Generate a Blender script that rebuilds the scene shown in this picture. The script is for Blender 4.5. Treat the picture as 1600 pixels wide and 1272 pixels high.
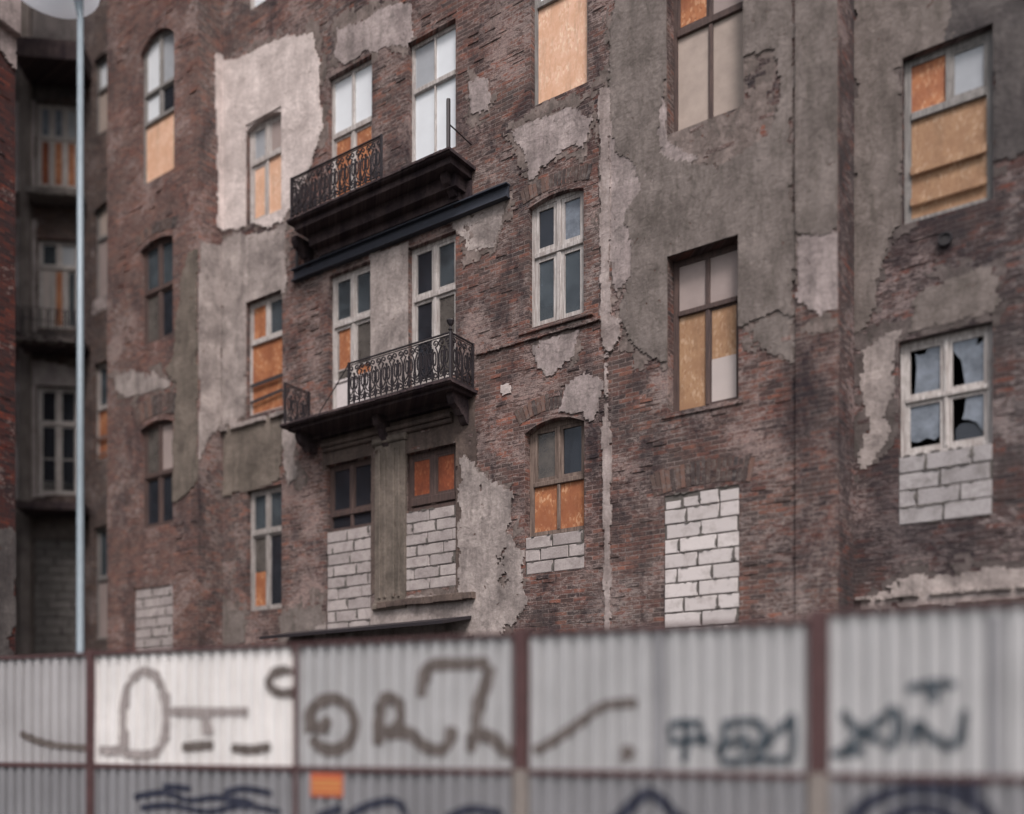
import bpy, bmesh, math, random
import numpy as np
from mathutils import Vector, noise as mnoise
random.seed(7); RNG = np.random.RandomState(7)
R = math.radians
for o in list(bpy.data.objects): bpy.data.objects.remove(o)
S = bpy.context.scene; COL = S.collection

# ------------------------------------------------------------------ camera, world, sun, exposure
F = 1524.0; CX = 800.0; HY = 1155.0; EYE = 1.6          # focal length, centre and horizon measured in photograph pixels
cam = bpy.data.cameras.new('camera'); co = bpy.data.objects.new('camera', cam); COL.objects.link(co)
co.location = (0, 0, EYE); co.rotation_euler = (R(90), 0, 0)
cam.sensor_fit = 'HORIZONTAL'; cam.sensor_width = 36; cam.lens = F / 1600 * 36
cam.shift_y = (HY - 636) / 1600; cam.clip_end = 3000
cam.dof.use_dof = True; cam.dof.focus_distance = 17.9; cam.dof.aperture_fstop = 0.0343 / 0.30
S.camera = co
W = bpy.data.worlds.new('World'); S.world = W; W.use_nodes = True
nt = W.node_tree; bg = nt.nodes['Background']
sky = nt.nodes.new('ShaderNodeTexSky'); sky.sky_type = 'NISHITA'; sky.sun_disc = False
SUN_EL, SUN_AZ = 50, 172                                  # azimuth clockwise from +Y
sky.sun_elevation = R(SUN_EL); sky.sun_rotation = R(SUN_AZ); sky.dust_density = 5
hs = nt.nodes.new('ShaderNodeHueSaturation'); hs.inputs['Saturation'].default_value = 0.52
nt.links.new(sky.outputs[0], hs.inputs['Color']); nt.links.new(hs.outputs[0], bg.inputs[0])
bg.inputs[1].default_value = 0.10
sl = bpy.data.lights.new('sun', 'SUN'); sl.energy = 1.5; sl.angle = R(14); sl.color = (1, .91, .89)
so = bpy.data.objects.new('sun', sl); COL.objects.link(so)
az, el = R(SUN_AZ), R(SUN_EL)
sd = Vector((math.sin(az) * math.cos(el), math.cos(az) * math.cos(el), math.sin(el)))
so.rotation_euler = sd.to_track_quat('Z', 'Y').to_euler(); so.location = sd * 60
S.view_settings.view_transform = 'Standard'; S.view_settings.look = 'None'
S.view_settings.exposure = 0.6; S.view_settings.gamma = 1
S.render.engine = 'CYCLES'

# ------------------------------------------------------------------ helpers
def thing(name, label, cat, loc=(0, 0, 0), rz=0, group=None):
    o = bpy.data.objects.new(name, None); COL.objects.link(o); o.location = loc; o.rotation_euler = (0, 0, rz)
    o['label'] = label; o['category'] = cat
    if group: o['group'] = group
    return o
def link(name, me, mat, parent=None, label=None, smooth=False):
    o = bpy.data.objects.new(name, me); COL.objects.link(o)
    if mat: me.materials.append(mat)
    if parent is not None: o.parent = parent
    if label: o['label'] = label
    if smooth:
        for p in me.polygons: p.use_smooth = True
    return o
class MB:
    def __init__(s): s.v = []; s.f = []
    def add(s, vs, fs):
        n = len(s.v); s.v += [tuple(v) for v in vs]; s.f += [tuple(i + n for i in f) for f in fs]
    def box(s, x0, x1, y0, y1, z0, z1):
        s.add([(x0,y0,z0),(x1,y0,z0),(x1,y1,z0),(x0,y1,z0),(x0,y0,z1),(x1,y0,z1),(x1,y1,z1),(x0,y1,z1)],
              [(0,3,2,1),(4,5,6,7),(0,1,5,4),(1,2,6,5),(2,3,7,6),(3,0,4,7)])
    def bbox(s, x0, x1, y0, y1, z0, z1, b=.006):          # chamfered front (towards -y)
        s.add([(x0+b,y0,z0+b),(x1-b,y0,z0+b),(x1-b,y0,z1-b),(x0+b,y0,z1-b),
               (x0,y0+b,z0),(x1,y0+b,z0),(x1,y0+b,z1),(x0,y0+b,z1),
               (x0,y1,z0),(x1,y1,z0),(x1,y1,z1),(x0,y1,z1)],
              [(0,1,2,3),(0,4,5,1),(1,5,6,2),(2,6,7,3),(3,7,4,0),(4,8,9,5),(5,9,10,6),(6,10,11,7),(7,11,8,4)])
    def bar(s, p, q, w, h=None, rot=0):                    # square bar between two points
        s.tube([p, q], w / 2, 4, h=(h or w) / 2)
    def tube(s, pts, r, n=5, h=None):
        pts = [Vector(p) for p in pts]; rings = []; up = Vector((0, 0, 1)); prev = None
        for i, p in enumerate(pts):
            a = pts[max(i-1, 0)]; b = pts[min(i+1, len(pts)-1)]; t = (b - a).normalized() if (b-a).length > 1e-9 else up
            if prev is None:
                ref = up if abs(t.z) < .9 else Vector((1, 0, 0)); x = t.cross(ref).normalized()
            else: x = (prev - t * prev.dot(t)).normalized()
            prev = x; y = t.cross(x); rr = r[i] if isinstance(r, (list, tuple)) else r; hh = h or rr
            off = math.pi / 4 if n == 4 else 0; k = math.sqrt(2) if n == 4 else 1
            rings.append([p + x * math.cos(off + 2*math.pi*j/n) * rr * k + y * math.sin(off + 2*math.pi*j/n) * hh * k for j in range(n)])
        vs = [v for g in rings for v in g]; fs = []
        for i in range(len(pts) - 1):
            for j in range(n):
                fs.append((i*n+j, i*n+(j+1) % n, (i+1)*n+(j+1) % n, (i+1)*n+j))
        fs.append(tuple(range(n - 1, -1, -1))); fs.append(tuple((len(pts)-1)*n + j for j in range(n)))
        s.add(vs, fs)
    def build(s, name, mat, parent=None, label=None, smooth=False):
        me = bpy.data.meshes.new(name); me.from_pydata(s.v, [], s.f); me.update()
        return link(name, me, mat, parent, label, smooth)

def vnoise(x, y, seed=0):
    xi = np.floor(x).astype(np.int64); yi = np.floor(y).astype(np.int64); xf = x - xi; yf = y - yi
    def h(a, b):
        n = (a * 374761393 + b * 668265263 + seed * 982451653) & 0x7fffffff
        n = ((n ^ (n >> 13)) * 1274126177) & 0x7fffffff
        return ((n ^ (n >> 16)) & 0xffff) / 65535.0
    u = xf*xf*(3-2*xf); v = yf*yf*(3-2*yf)
    return (h(xi,yi)*(1-u)+h(xi+1,yi)*u)*(1-v) + (h(xi,yi+1)*(1-u)+h(xi+1,yi+1)*u)*v
def fbm(x, y, seed=0, octv=4):
    s = 0; a = .5; t = 0
    for i in range(octv):
        s = s + a * vnoise(x * 2**i + 17.3*i, y * 2**i - 9.1*i, seed + i); t += a; a *= .55
    return s / t * 2 - 1

class Frame:
    """a vertical plane: origin P0 (u=0), u to the right, d into the building; turns photo measurements into metres"""
    def __init__(s, P0, e):
        l = math.hypot(*e); s.P = P0; s.e = (e[0]/l, e[1]/l); s.n = (-s.e[1], s.e[0]); s.rz = math.atan2(s.e[1], s.e[0])
    def Y(s, u, d): return s.P[1] + u*s.e[1] + d*s.n[1]
    def X(s, u, d): return s.P[0] + u*s.e[0] + d*s.n[0]
    def U(s, px, d=0):
        k = (px - CX) / F
        return (k*(s.P[1] + d*s.n[1]) - s.P[0] - d*s.n[0]) / (s.e[0] - k*s.e[1])
    def H(s, px, py, d=0): return EYE + (HY - py) / F * s.Y(s.U(px, d), d)
    def px(s, u, d=0): return CX + F * s.X(u, d) / s.Y(u, d)
    def depth(s, pxa, pxb, da=0):                          # how far back must pxb lie to share u with pxa at depth da
        u = s.U(pxa, da); lo, hi = -6.0, 6.0
        f = lambda d: s.px(u, d) - pxb
        for _ in range(60):
            m = (lo + hi) / 2
            if f(lo) * f(m) <= 0: hi = m
            else: lo = m
        return (lo + hi) / 2

FA = Frame((3.15, 16.0), (2150, -1524))                    # main facade
DL = -FA.depth(348, 310)                                    # the left section stands forward
DL = -DL if DL > 0 else DL
DR = FA.depth(1310, 1335)                                   # the right section lies back
BD = FA.depth(745, 705)                                     # balcony projection (negative)
print('DL', DL, 'DR', DR, 'BD', BD)
ULr = FA.U(348, 0); ULl = FA.U(178, DL); DLL = .35
URl = FA.U(1310, 0)

# ------------------------------------------------------------------ materials
def newmat(name):
    m = bpy.data.materials.new(name); m.use_nodes = True; n = m.node_tree; n.nodes.clear()
    out = n.nodes.new('ShaderNodeOutputMaterial'); b = n.nodes.new('ShaderNodeBsdfPrincipled'); n.links.new(b.outputs[0], out.inputs[0])
    return m, n, b
def N(n, t, **kw):
    x = n.nodes.new('ShaderNode' + t)
    for k, v in kw.items():
        if k in x.inputs: x.inputs[k].default_value = v
        else: setattr(x, k, v)
    return x
def coords(n, island=False):
    tc = N(n, 'TexCoord'); sp = N(n, 'SeparateXYZ'); n.links.new(tc.outputs['Object'], sp.inputs[0])
    ad = N(n, 'Math', operation='ADD'); n.links.new(sp.outputs[0], ad.inputs[0]); n.links.new(sp.outputs[1], ad.inputs[1])
    cb = N(n, 'CombineXYZ'); n.links.new(ad.outputs[0], cb.inputs[0]); n.links.new(sp.outputs[2], cb.inputs[1])
    return cb.outputs[0]
def scaled(n, v, s):
    m = N(n, 'Mapping'); m.inputs['Scale'].default_value = s; n.links.new(v, m.inputs[0]); return m.outputs[0]
def noi(n, v, scale, detail=5, rough=.6, dist=0):
    x = N(n, 'TexNoise'); x.inputs['Scale'].default_value = scale; x.inputs['Detail'].default_value = detail
    x.inputs['Roughness'].default_value = rough; x.inputs['Distortion'].default_value = dist
    n.links.new(v, x.inputs['Vector']); return x.outputs['Fac']
def ramp(n, f, stops, interp='LINEAR'):
    r = N(n, 'ValToRGB'); r.color_ramp.interpolation = interp; e = r.color_ramp.elements
    while len(e) < len(stops): e.new(.5)
    for k, (p, c) in enumerate(stops):
        e[k].position = p; e[k].color = (c, c, c, 1) if not isinstance(c, tuple) else (*c, 1)
    n.links.new(f, r.inputs[0]); return r.outputs[0]
def mix(n, f, a, b, mode='MIX'):
    m = N(n, 'Mix', data_type='RGBA', blend_type=mode)
    for i, v in ((0, f), (6, a), (7, b)):
        if isinstance(v, (int, float)): m.inputs[i].default_value = v
        elif isinstance(v, tuple): m.inputs[i].default_value = (*v, 1)
        else: n.links.new(v, m.inputs[i])
    return m.outputs[2]
def bump(n, b, hsock, strength, dist):
    x = N(n, 'Bump'); x.inputs['Strength'].default_value = strength; x.inputs['Distance'].default_value = dist
    n.links.new(hsock, x.inputs['Height']); n.links.new(x.outputs[0], b.inputs['Normal']); return x

def brick_mat(name, pal, mortar=(.17,.145,.135), soot=.5, smear=.5, smearc=(.30,.25,.235), sootc=(.035,.03,.035), grime=(.125,.10,.092), ga=.6):
    m, n, b = newmat(name); v0 = coords(n)
    nz = N(n, 'TexNoise'); nz.inputs['Scale'].default_value = 5; n.links.new(v0, nz.inputs['Vector'])
    sb = N(n, 'VectorMath', operation='SUBTRACT'); n.links.new(nz.outputs['Color'], sb.inputs[0]); sb.inputs[1].default_value = (.5,.5,.5)
    sc = N(n, 'VectorMath', operation='SCALE'); n.links.new(sb.outputs[0], sc.inputs[0]); sc.inputs['Scale'].default_value = .009
    av = N(n, 'VectorMath', operation='ADD'); n.links.new(v0, av.inputs[0]); n.links.new(sc.outputs[0], av.inputs[1]); v = av.outputs[0]
    br = N(n, 'TexBrick'); n.links.new(v, br.inputs['Vector'])
    for k, x in (('Color1',(0,0,0,1)),('Color2',(1,1,1,1)),('Mortar',(.5,.5,.5,1)),('Scale',1),('Mortar Size',.0095),('Mortar Smooth',.35),('Brick Width',.265),('Row Height',.078)):
        br.inputs[k].default_value = x
    L = n.links
    col = ramp(n, br.outputs['Color'], [(0, pal[0]), (.2, pal[1]), (.45, pal[2]), (.7, pal[3]), (.88, pal[4]), (1, pal[1])])
    fine = noi(n, v0, 55, 4, .75)
    # grime film: thick in places, thin where the brick colour comes through
    gr = ramp(n, noi(n, scaled(n, v0, (.8, 1.3, 1)), 1.7, 9, .72, .5), [(.36, ga*.35), (.60, min(1, ga*1.35))])
    col = mix(n, gr, col, grime)
    # mortar
    wm = N(n, 'Math', operation='MULTIPLY'); L.new(br.outputs['Fac'], wm.inputs[0]); L.new(ramp(n, noi(n, v0, 4, 5), [(.38, .2), (.55, 1.0)]), wm.inputs[1])
    col = mix(n, wm.outputs[0], col, mortar)
    # remains of render and lime smeared over the bricks, in fine broken scraps
    mp_ = N(n, 'Mapping'); mp_.inputs['Rotation'].default_value = (0, 0, R(-22)); mp_.inputs['Scale'].default_value = (.75, 2.1, 1); L.new(v0, mp_.inputs[0])
    sm = noi(n, mp_.outputs[0], 9, 10, .78, .9)
    big = noi(n, v0, .9, 5, .65)
    sa = N(n, 'Math', operation='MULTIPLY_ADD'); L.new(big, sa.inputs[0]); sa.inputs[1].default_value = .75; L.new(sm, sa.inputs[2])
    lo = 1.0 - .16 * smear
    mask = ramp(n, sa.outputs[0], [(lo, 0.0), (lo + .03, .7), (min(1, lo+.14), .9)])
    col = mix(n, mask, col, mix(n, noi(n, v0, 24, 5, .7), tuple(c*.45 for c in smearc), tuple(c*1.7 for c in smearc)))
    # soot and damp
    s1 = noi(n, scaled(n, v0, (1, .6, 1)), .8, 10, .74, .6)
    smk = ramp(n, s1, [(.58 - .18*soot, 0.0), (.76 - .16*soot, .85)])
    s2 = ramp(n, noi(n, v0, 11, 8, .8, .4), [(.52, 0.0), (.60, .8)])
    col = mix(n, mix(n, 1, ramp(n, s1, [(.3, .35), (.5, .7), (.6, 1.0)]), s2, 'MULTIPLY'), col, sootc)
    col = mix(n, smk, col, sootc)
    col = mix(n, 1, col, ramp(n, fine, [(.3, .6), (.7, 1.4)]), 'MULTIPLY')
    col = mix(n, ramp(n, noi(n, v0, .45, 3), [(.42, 0.0), (.6, .35)]), col, mix(n, 1, col, (1.2, .92, .88), 'MULTIPLY'))
    L.new(col, b.inputs['Base Color']); b.inputs['Roughness'].default_value = .93
    b.inputs['Specular IOR Level'].default_value = .2
    h = N(n, 'Math', operation='MULTIPLY'); L.new(br.outputs['Fac'], h.inputs[0]); h.inputs[1].default_value = -.7
    h2 = N(n, 'Math', operation='MULTIPLY_ADD'); L.new(fine, h2.inputs[0]); h2.inputs[1].default_value = .6; L.new(h.outputs[0], h2.inputs[2])
    h3 = N(n, 'Math', operation='MULTIPLY_ADD'); L.new(sm, h3.inputs[0]); h3.inputs[1].default_value = 2.2; L.new(h2.outputs[0], h3.inputs[2])
    bump(n, b, h3.outputs[0], .9, .02)
    return m
PAL = [(.04,.03,.034), (.09,.052,.047), (.15,.072,.06), (.25,.10,.075), (.40,.15,.095)]
BR_A = brick_mat('brick_facade', PAL, ga=.6, smear=.66, soot=.66, sootc=(.026,.022,.028), mortar=(.27,.225,.21), grime=(.135,.106,.098))
BR_L = brick_mat('brick_red_brown', [(.07,.046,.044), (.13,.07,.062), (.18,.085,.07), (.24,.105,.08), (.33,.15,.105)], soot=.42, smear=.5, ga=.6, grime=(.145,.10,.09), mortar=(.26,.21,.195))
BR_R = brick_mat('brick_sooty', [(.03,.022,.028), (.055,.036,.038), (.095,.05,.046), (.15,.062,.05), (.30,.09,.055)], soot=.74, smear=.6, smearc=(.26,.225,.22), mortar=(.14,.12,.115), grime=(.08,.066,.066), ga=.68)
BR_N = brick_mat('brick_dark_red', [(.02,.015,.018), (.05,.022,.022), (.10,.028,.022), (.16,.04,.028), (.24,.06,.035)], soot=.55, smear=.1, mortar=(.06,.05,.05), grime=(.05,.03,.03), ga=.4)
BR_W = brick_mat('brick_wing', [(.04,.034,.038), (.08,.06,.055), (.11,.075,.065), (.15,.095,.08), (.2,.12,.09)], soot=.4, smear=.5, smearc=(.26,.23,.22))

def plaster_mat(name, c, c2, dark=(.06,.055,.05), streak=.4, brickc=(.13,.07,.055), scale=1.0, bumpd=.03):
    m, n, b = newmat(name); v = coords(n); L = n.links
    col = mix(n, ramp(n, noi(n, v, 1.3*scale, 7, .65, .4), [(.34, 0.0), (.66, 1.0)]), tuple(x*1.12 for x in c), tuple(x*.85 for x in c2))
    col = mix(n, 1, col, ramp(n, noi(n, v, 17, 6, .7), [(.25, .7), (.75, 1.3)]), 'MULTIPLY')
    st = ramp(n, noi(n, scaled(n, v, (2.2, .4, 1)), 1.5, 7, .68, .5), [(.46, 0.0), (.70, streak)])
    col = mix(n, st, col, dark)
    st2 = ramp(n, noi(n, scaled(n, v, (1.3, .5, 1)), 3.4, 9, .76, .5), [(.50, 0.0), (.64, streak)])
    col = mix(n, st2, col, tuple(x*1.3 for x in dark))
    hole = ramp(n, noi(n, v, 5.2, 9, .75, .5), [(.63, 0.0), (.66, 1.0)])
    col = mix(n, hole, col, brickc)
    L.new(col, b.inputs['Base Color']); b.inputs['Roughness'].default_value = .95; b.inputs['Specular IOR Level'].default_value = .15
    a = N(n, 'Math', operation='MULTIPLY_ADD'); L.new(hole, a.inputs[0]); a.inputs[1].default_value = -.5; L.new(noi(n, v, 6, 9, .7, .6), a.inputs[2])
    bump(n, b, a.outputs[0], .9, bumpd); return m
PL_LIGHT = plaster_mat('plaster_light', (.68,.60,.575), (.52,.45,.43), dark=(.26,.22,.21), streak=.3)
PL_PINK = plaster_mat('plaster_pink_grey', (.40,.34,.33), (.27,.225,.22), streak=.45)
PL_WING = plaster_mat('plaster_wing', (.46,.41,.40), (.33,.29,.285), dark=(.14,.12,.12), streak=.4)
PL_UNDER = plaster_mat('plaster_undercoat', (.24,.195,.18), (.15,.12,.11), streak=.5, scale=3)
PL_UNDER_D = plaster_mat('plaster_undercoat_dark', (.15,.125,.12), (.095,.078,.075), streak=.5, scale=3)
PL_STRIP = plaster_mat('plaster_strip', (.42,.36,.345), (.27,.225,.215), dark=(.14,.11,.10), streak=.5)
PL_GREY = plaster_mat('plaster_grey', (.225,.193,.18), (.165,.14,.13), dark=(.06,.052,.045), streak=.5)
PL_GREEN = plaster_mat('plaster_moss_grey', (.205,.172,.148), (.14,.118,.102), dark=(.06,.053,.045), streak=.5)
PL_DARK = plaster_mat('plaster_dark', (.12,.108,.105), (.08,.07,.071), dark=(.03,.028,.03), streak=.5)
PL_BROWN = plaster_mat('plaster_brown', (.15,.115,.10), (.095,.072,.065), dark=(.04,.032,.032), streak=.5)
PL_PATCHY = plaster_mat('plaster_patchy', (.43,.375,.355), (.25,.215,.205), dark=(.09,.076,.072), streak=.42, scale=1.2)

def wood_mat(name, c, c2, grain=(9, 9, .8)):
    m, n, b = newmat(name); tc = N(n, 'TexCoord'); v = tc.outputs['Object']
    f = noi(n, scaled(n, v, (26, 26, 1.6)), 1.2, 5, .6); f2 = noi(n, v, 7, 6, .7)
    col = mix(n, ramp(n, f, [(.35, 0.0), (.62, 1.0)]), c, c2)
    col = mix(n, ramp(n, f2, [(.5, 0.0), (.66, .7)]), col, c2)
    n.links.new(col, b.inputs['Base Color']); b.inputs['Roughness'].default_value = .75; bump(n, b, f, .4, .01); return m
WHITE = wood_mat('paint_white_worn', (.58,.55,.535), (.30,.265,.25))
GREYW = wood_mat('paint_grey_worn', (.30,.285,.275), (.16,.15,.145))
GREYW2 = wood_mat('paint_dirty_white', (.42,.39,.375), (.20,.18,.17))
BROWN = wood_mat('wood_brown_dark', (.11,.07,.06), (.055,.036,.034))
BROWN2 = wood_mat('wood_weathered', (.24,.18,.15), (.10,.07,.058))
DARKW = wood_mat('wood_blackened', (.05,.042,.045), (.03,.026,.03))
PLANK = wood_mat('plank_grey_brown', (.20,.15,.135), (.13,.09,.08))
def osb_mat(name, c, dk, lt):
    m, n, b = newmat(name); v = coords(n); L = n.links
    vo = N(n, 'TexVoronoi'); vo.inputs['Scale'].default_value = 30; L.new(scaled(n, v, (1, .55, 1)), vo.inputs['Vector']); vo.inputs['Randomness'].default_value = 1
    sp = N(n, 'SeparateColor'); L.new(vo.outputs['Color'], sp.inputs[0])
    col = ramp(n, sp.outputs[0], [(0, dk), (.3, c), (.75, c), (.93, lt), (1, lt)])
    col = mix(n, ramp(n, noi(n, v, 2.2, 5, .6), [(.42, 0.0), (.6, .9)]), col, dk)
    col = mix(n, ramp(n, noi(n, scaled(n, v, (3, .5, 1)), 1.5, 7, .7), [(.5, 0.0), (.68, .5)]), col, tuple(x*.55 for x in dk))
    fl = noi(n, scaled(n, v, (1, .6, 1)), 34, 6, .8, 2.5)
    col = mix(n, ramp(n, fl, [(.6, 0.0), (.68, .6)]), col, lt)
    L.new(col, b.inputs['Base Color']); b.inputs['Roughness'].default_value = .7; bump(n, b, fl, .3, .006); return m
OSB = osb_mat('osb_orange', (.42,.165,.07), (.29,.10,.045), (.58,.32,.18))
OSB_RED = osb_mat('osb_red_orange', (.27,.07,.028), (.18,.045,.02), (.36,.13,.06))
OSB_PALE = osb_mat('osb_pale', (.78,.50,.36), (.68,.40,.26), (.84,.62,.46))  # weathered pale, with overexposed brightness put into the colour too
OSB_TAN = osb_mat('osb_tan', (.38,.225,.125), (.30,.165,.09), (.48,.32,.21))
def flat_mat(name, c, rough=.8, var=.25, scale=5, metal=0, bmp=.2):
    m, n, b = newmat(name); tc = N(n, 'TexCoord'); v = tc.outputs['Object']; f = noi(n, v, scale, 6, .65)
    col = mix(n, f, tuple(x*(1-var) for x in c), tuple(x*(1+var) for x in c))
    n.links.new(col, b.inputs['Base Color']); b.inputs['Roughness'].default_value = rough; b.inputs['Metallic'].default_value = metal
    bump(n, b, f, bmp, .01); return m
IRON = flat_mat('wrought_iron', (.022,.018,.022), .55, .4, 30)
RUST = flat_mat('rusty_iron', (.07,.045,.04), .8, .5, 20)
BEAM = flat_mat('steel_beam', (.035,.04,.055), .5, .4, 8)
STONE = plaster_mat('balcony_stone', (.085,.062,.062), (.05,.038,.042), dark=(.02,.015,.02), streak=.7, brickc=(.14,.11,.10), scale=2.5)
RUBBLE = flat_mat('broken_concrete', (.17,.15,.14), .95, .8, 14, bmp=1)
BOARDW = flat_mat('board_white', (.50,.44,.42), .8, .12, 3)
CARD = flat_mat('board_dirty', (.33,.27,.255), .8, .25, 3)
CURT = flat_mat('cloth_dusty', (.40,.33,.29), .9, .35, 3)
INT = flat_mat('room_dark', (.035,.032,.034), .9, .3, 2)
SKYWHITE = flat_mat('sky_white_glass', (.72,.76,.80), .35, .12, 2, bmp=0)  # bright sky reflection put into the pane colour
FILM2 = flat_mat('frosted_glass', (.36,.38,.41), .3, .3, 2, bmp=0)
POLE = flat_mat('galvanised_steel', (.22,.265,.30), .5, .2, 6, metal=.2)
m, n_, b_ = newmat('lamp_bowl'); tl = N(n_, 'BsdfTranslucent'); tl.inputs[0].default_value = (.9,.92,.95,1); b_.inputs['Base Color'].default_value = (.8,.83,.87,1)
ms = N(n_, 'MixShader'); ms.inputs[0].default_value = .7; n_.links.new(b_.outputs[0], ms.inputs[1]); n_.links.new(tl.outputs[0], ms.inputs[2])
n_.links.new(ms.outputs[0], [x for x in n_.nodes if x.type == 'OUTPUT_MATERIAL'][0].inputs[0]); LAMP = m
LAMPH = flat_mat('lamp_housing', (.30,.33,.38), .4, .1, 3, metal=.4)
ASPH = flat_mat('asphalt', (.05,.05,.05), .9, .3, 12)
MORTAR = flat_mat('mortar_grey', (.12,.108,.10), .95, .4, 20, bmp=1)
def glass_mat(name, tint, dirt, dirt_skyc):
    m = bpy.data.materials.new(name); m.use_nodes = True; n = m.node_tree; n.nodes.clear(); L = n.links
    out = n.nodes.new('ShaderNodeOutputMaterial'); tr = N(n, 'BsdfTransparent'); gl = N(n, 'BsdfGlossy'); df = N(n, 'BsdfDiffuse')
    tr.inputs[0].default_value = (*tint, 1); gl.inputs['Roughness'].default_value = .06; df.inputs[0].default_value = (*dirt_skyc, 1)
    fr = N(n, 'Fresnel'); fr.inputs[0].default_value = 1.8
    v = coords(n); bm = N(n, 'Bump'); bm.inputs['Strength'].default_value = .05; bm.inputs['Distance'].default_value = .05
    L.new(noi(n, v, 2.2, 2), bm.inputs['Height']); L.new(bm.outputs[0], gl.inputs['Normal'])
    m1 = N(n, 'MixShader'); L.new(fr.outputs[0], m1.inputs[0]); L.new(tr.outputs[0], m1.inputs[1]); L.new(gl.outputs[0], m1.inputs[2])
    m2 = N(n, 'MixShader'); L.new(ramp(n, noi(n, v, 3, 6, .7), [(.3, dirt*.5), (.75, min(1, dirt*1.6))]), m2.inputs[0])
    L.new(m1.outputs[0], m2.inputs[1]); L.new(df.outputs[0], m2.inputs[2]); L.new(m2.outputs[0], out.inputs[0]); return m
GLASS = glass_mat('glass_dirty', (.5,.55,.58), .38, (.15,.18,.205))
GLASSD = glass_mat('glass_dark', (.3,.32,.36), .26, (.09,.10,.125))
GLASSB = glass_mat('glass_sky', (.4,.45,.5), .55, (.30,.34,.40))  # reflected sky put into the blue-grey diffuse colour
GLASSG = glass_mat('glass_dusty', (.5,.5,.5), .7, (.15,.135,.125))
m, n_, b_ = newmat('aerated_block'); gi = N(n_, 'NewGeometry'); v_ = coords(n_)
c_ = mix(n_, ramp(n_, gi.outputs['Random Per Island'], [(0, 0.0), (1, 1.0)]), (.50,.46,.455), (.66,.61,.60))
c_ = mix(n_, ramp(n_, noi(n_, v_, 4, 7, .7), [(.50, 0.0), (.70, .7)]), c_, (.33,.29,.275))
n_.links.new(c_, b_.inputs['Base Color']); b_.inputs['Roughness'].default_value = .95; bump(n_, b_, noi(n_, v_, 20, 6, .7), .5, .01)
BLOCK = m
def block_mat(name, a, b2, st):
    m, n, b = newmat(name); gi = N(n, 'NewGeometry'); v = coords(n)
    c = mix(n, gi.outputs['Random Per Island'], a, b2); c = mix(n, ramp(n, noi(n, v, 3, 8, .75, .4), [(.45, 0.0), (.68, .85)]), c, st)
    c = mix(n, 1, c, ramp(n, noi(n, v, 30, 4, .7), [(.3, .8), (.7, 1.15)]), 'MULTIPLY')
    n.links.new(c, b.inputs['Base Color']); b.inputs['Roughness'].default_value = .95; bump(n, b, noi(n, v, 16, 7, .75), .7, .012); return m
BLOCKP = block_mat('block_pinkish_grey', (.35,.31,.305), (.46,.41,.40), (.24,.205,.20))
BLOCKG = block_mat('block_grey', (.31,.29,.295), (.42,.395,.40), (.20,.185,.18))
BLOCKD = block_mat('block_dim', (.15,.14,.135), (.19,.175,.17), (.11,.10,.095))
m, n_, b_ = newmat('arch_brick'); gi = N(n_, 'NewGeometry'); v_ = coords(n_)
c_ = ramp(n_, gi.outputs['Random Per Island'], [(0, (.04,.032,.034)), (.35, (.075,.052,.047)), (.7, (.115,.074,.062)), (1, (.17,.095,.075))])
c_ = mix(n_, ramp(n_, noi(n_, v_, 9, 7, .7), [(.48, 0.0), (.62, .8)]), c_, (.17,.145,.135))
n_.links.new(c_, b_.inputs['Base Color']); b_.inputs['Roughness'].default_value = .95; bump(n_, b_, noi(n_, v_, 20, 6, .7), .8, .012)
ARCH = m

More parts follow.
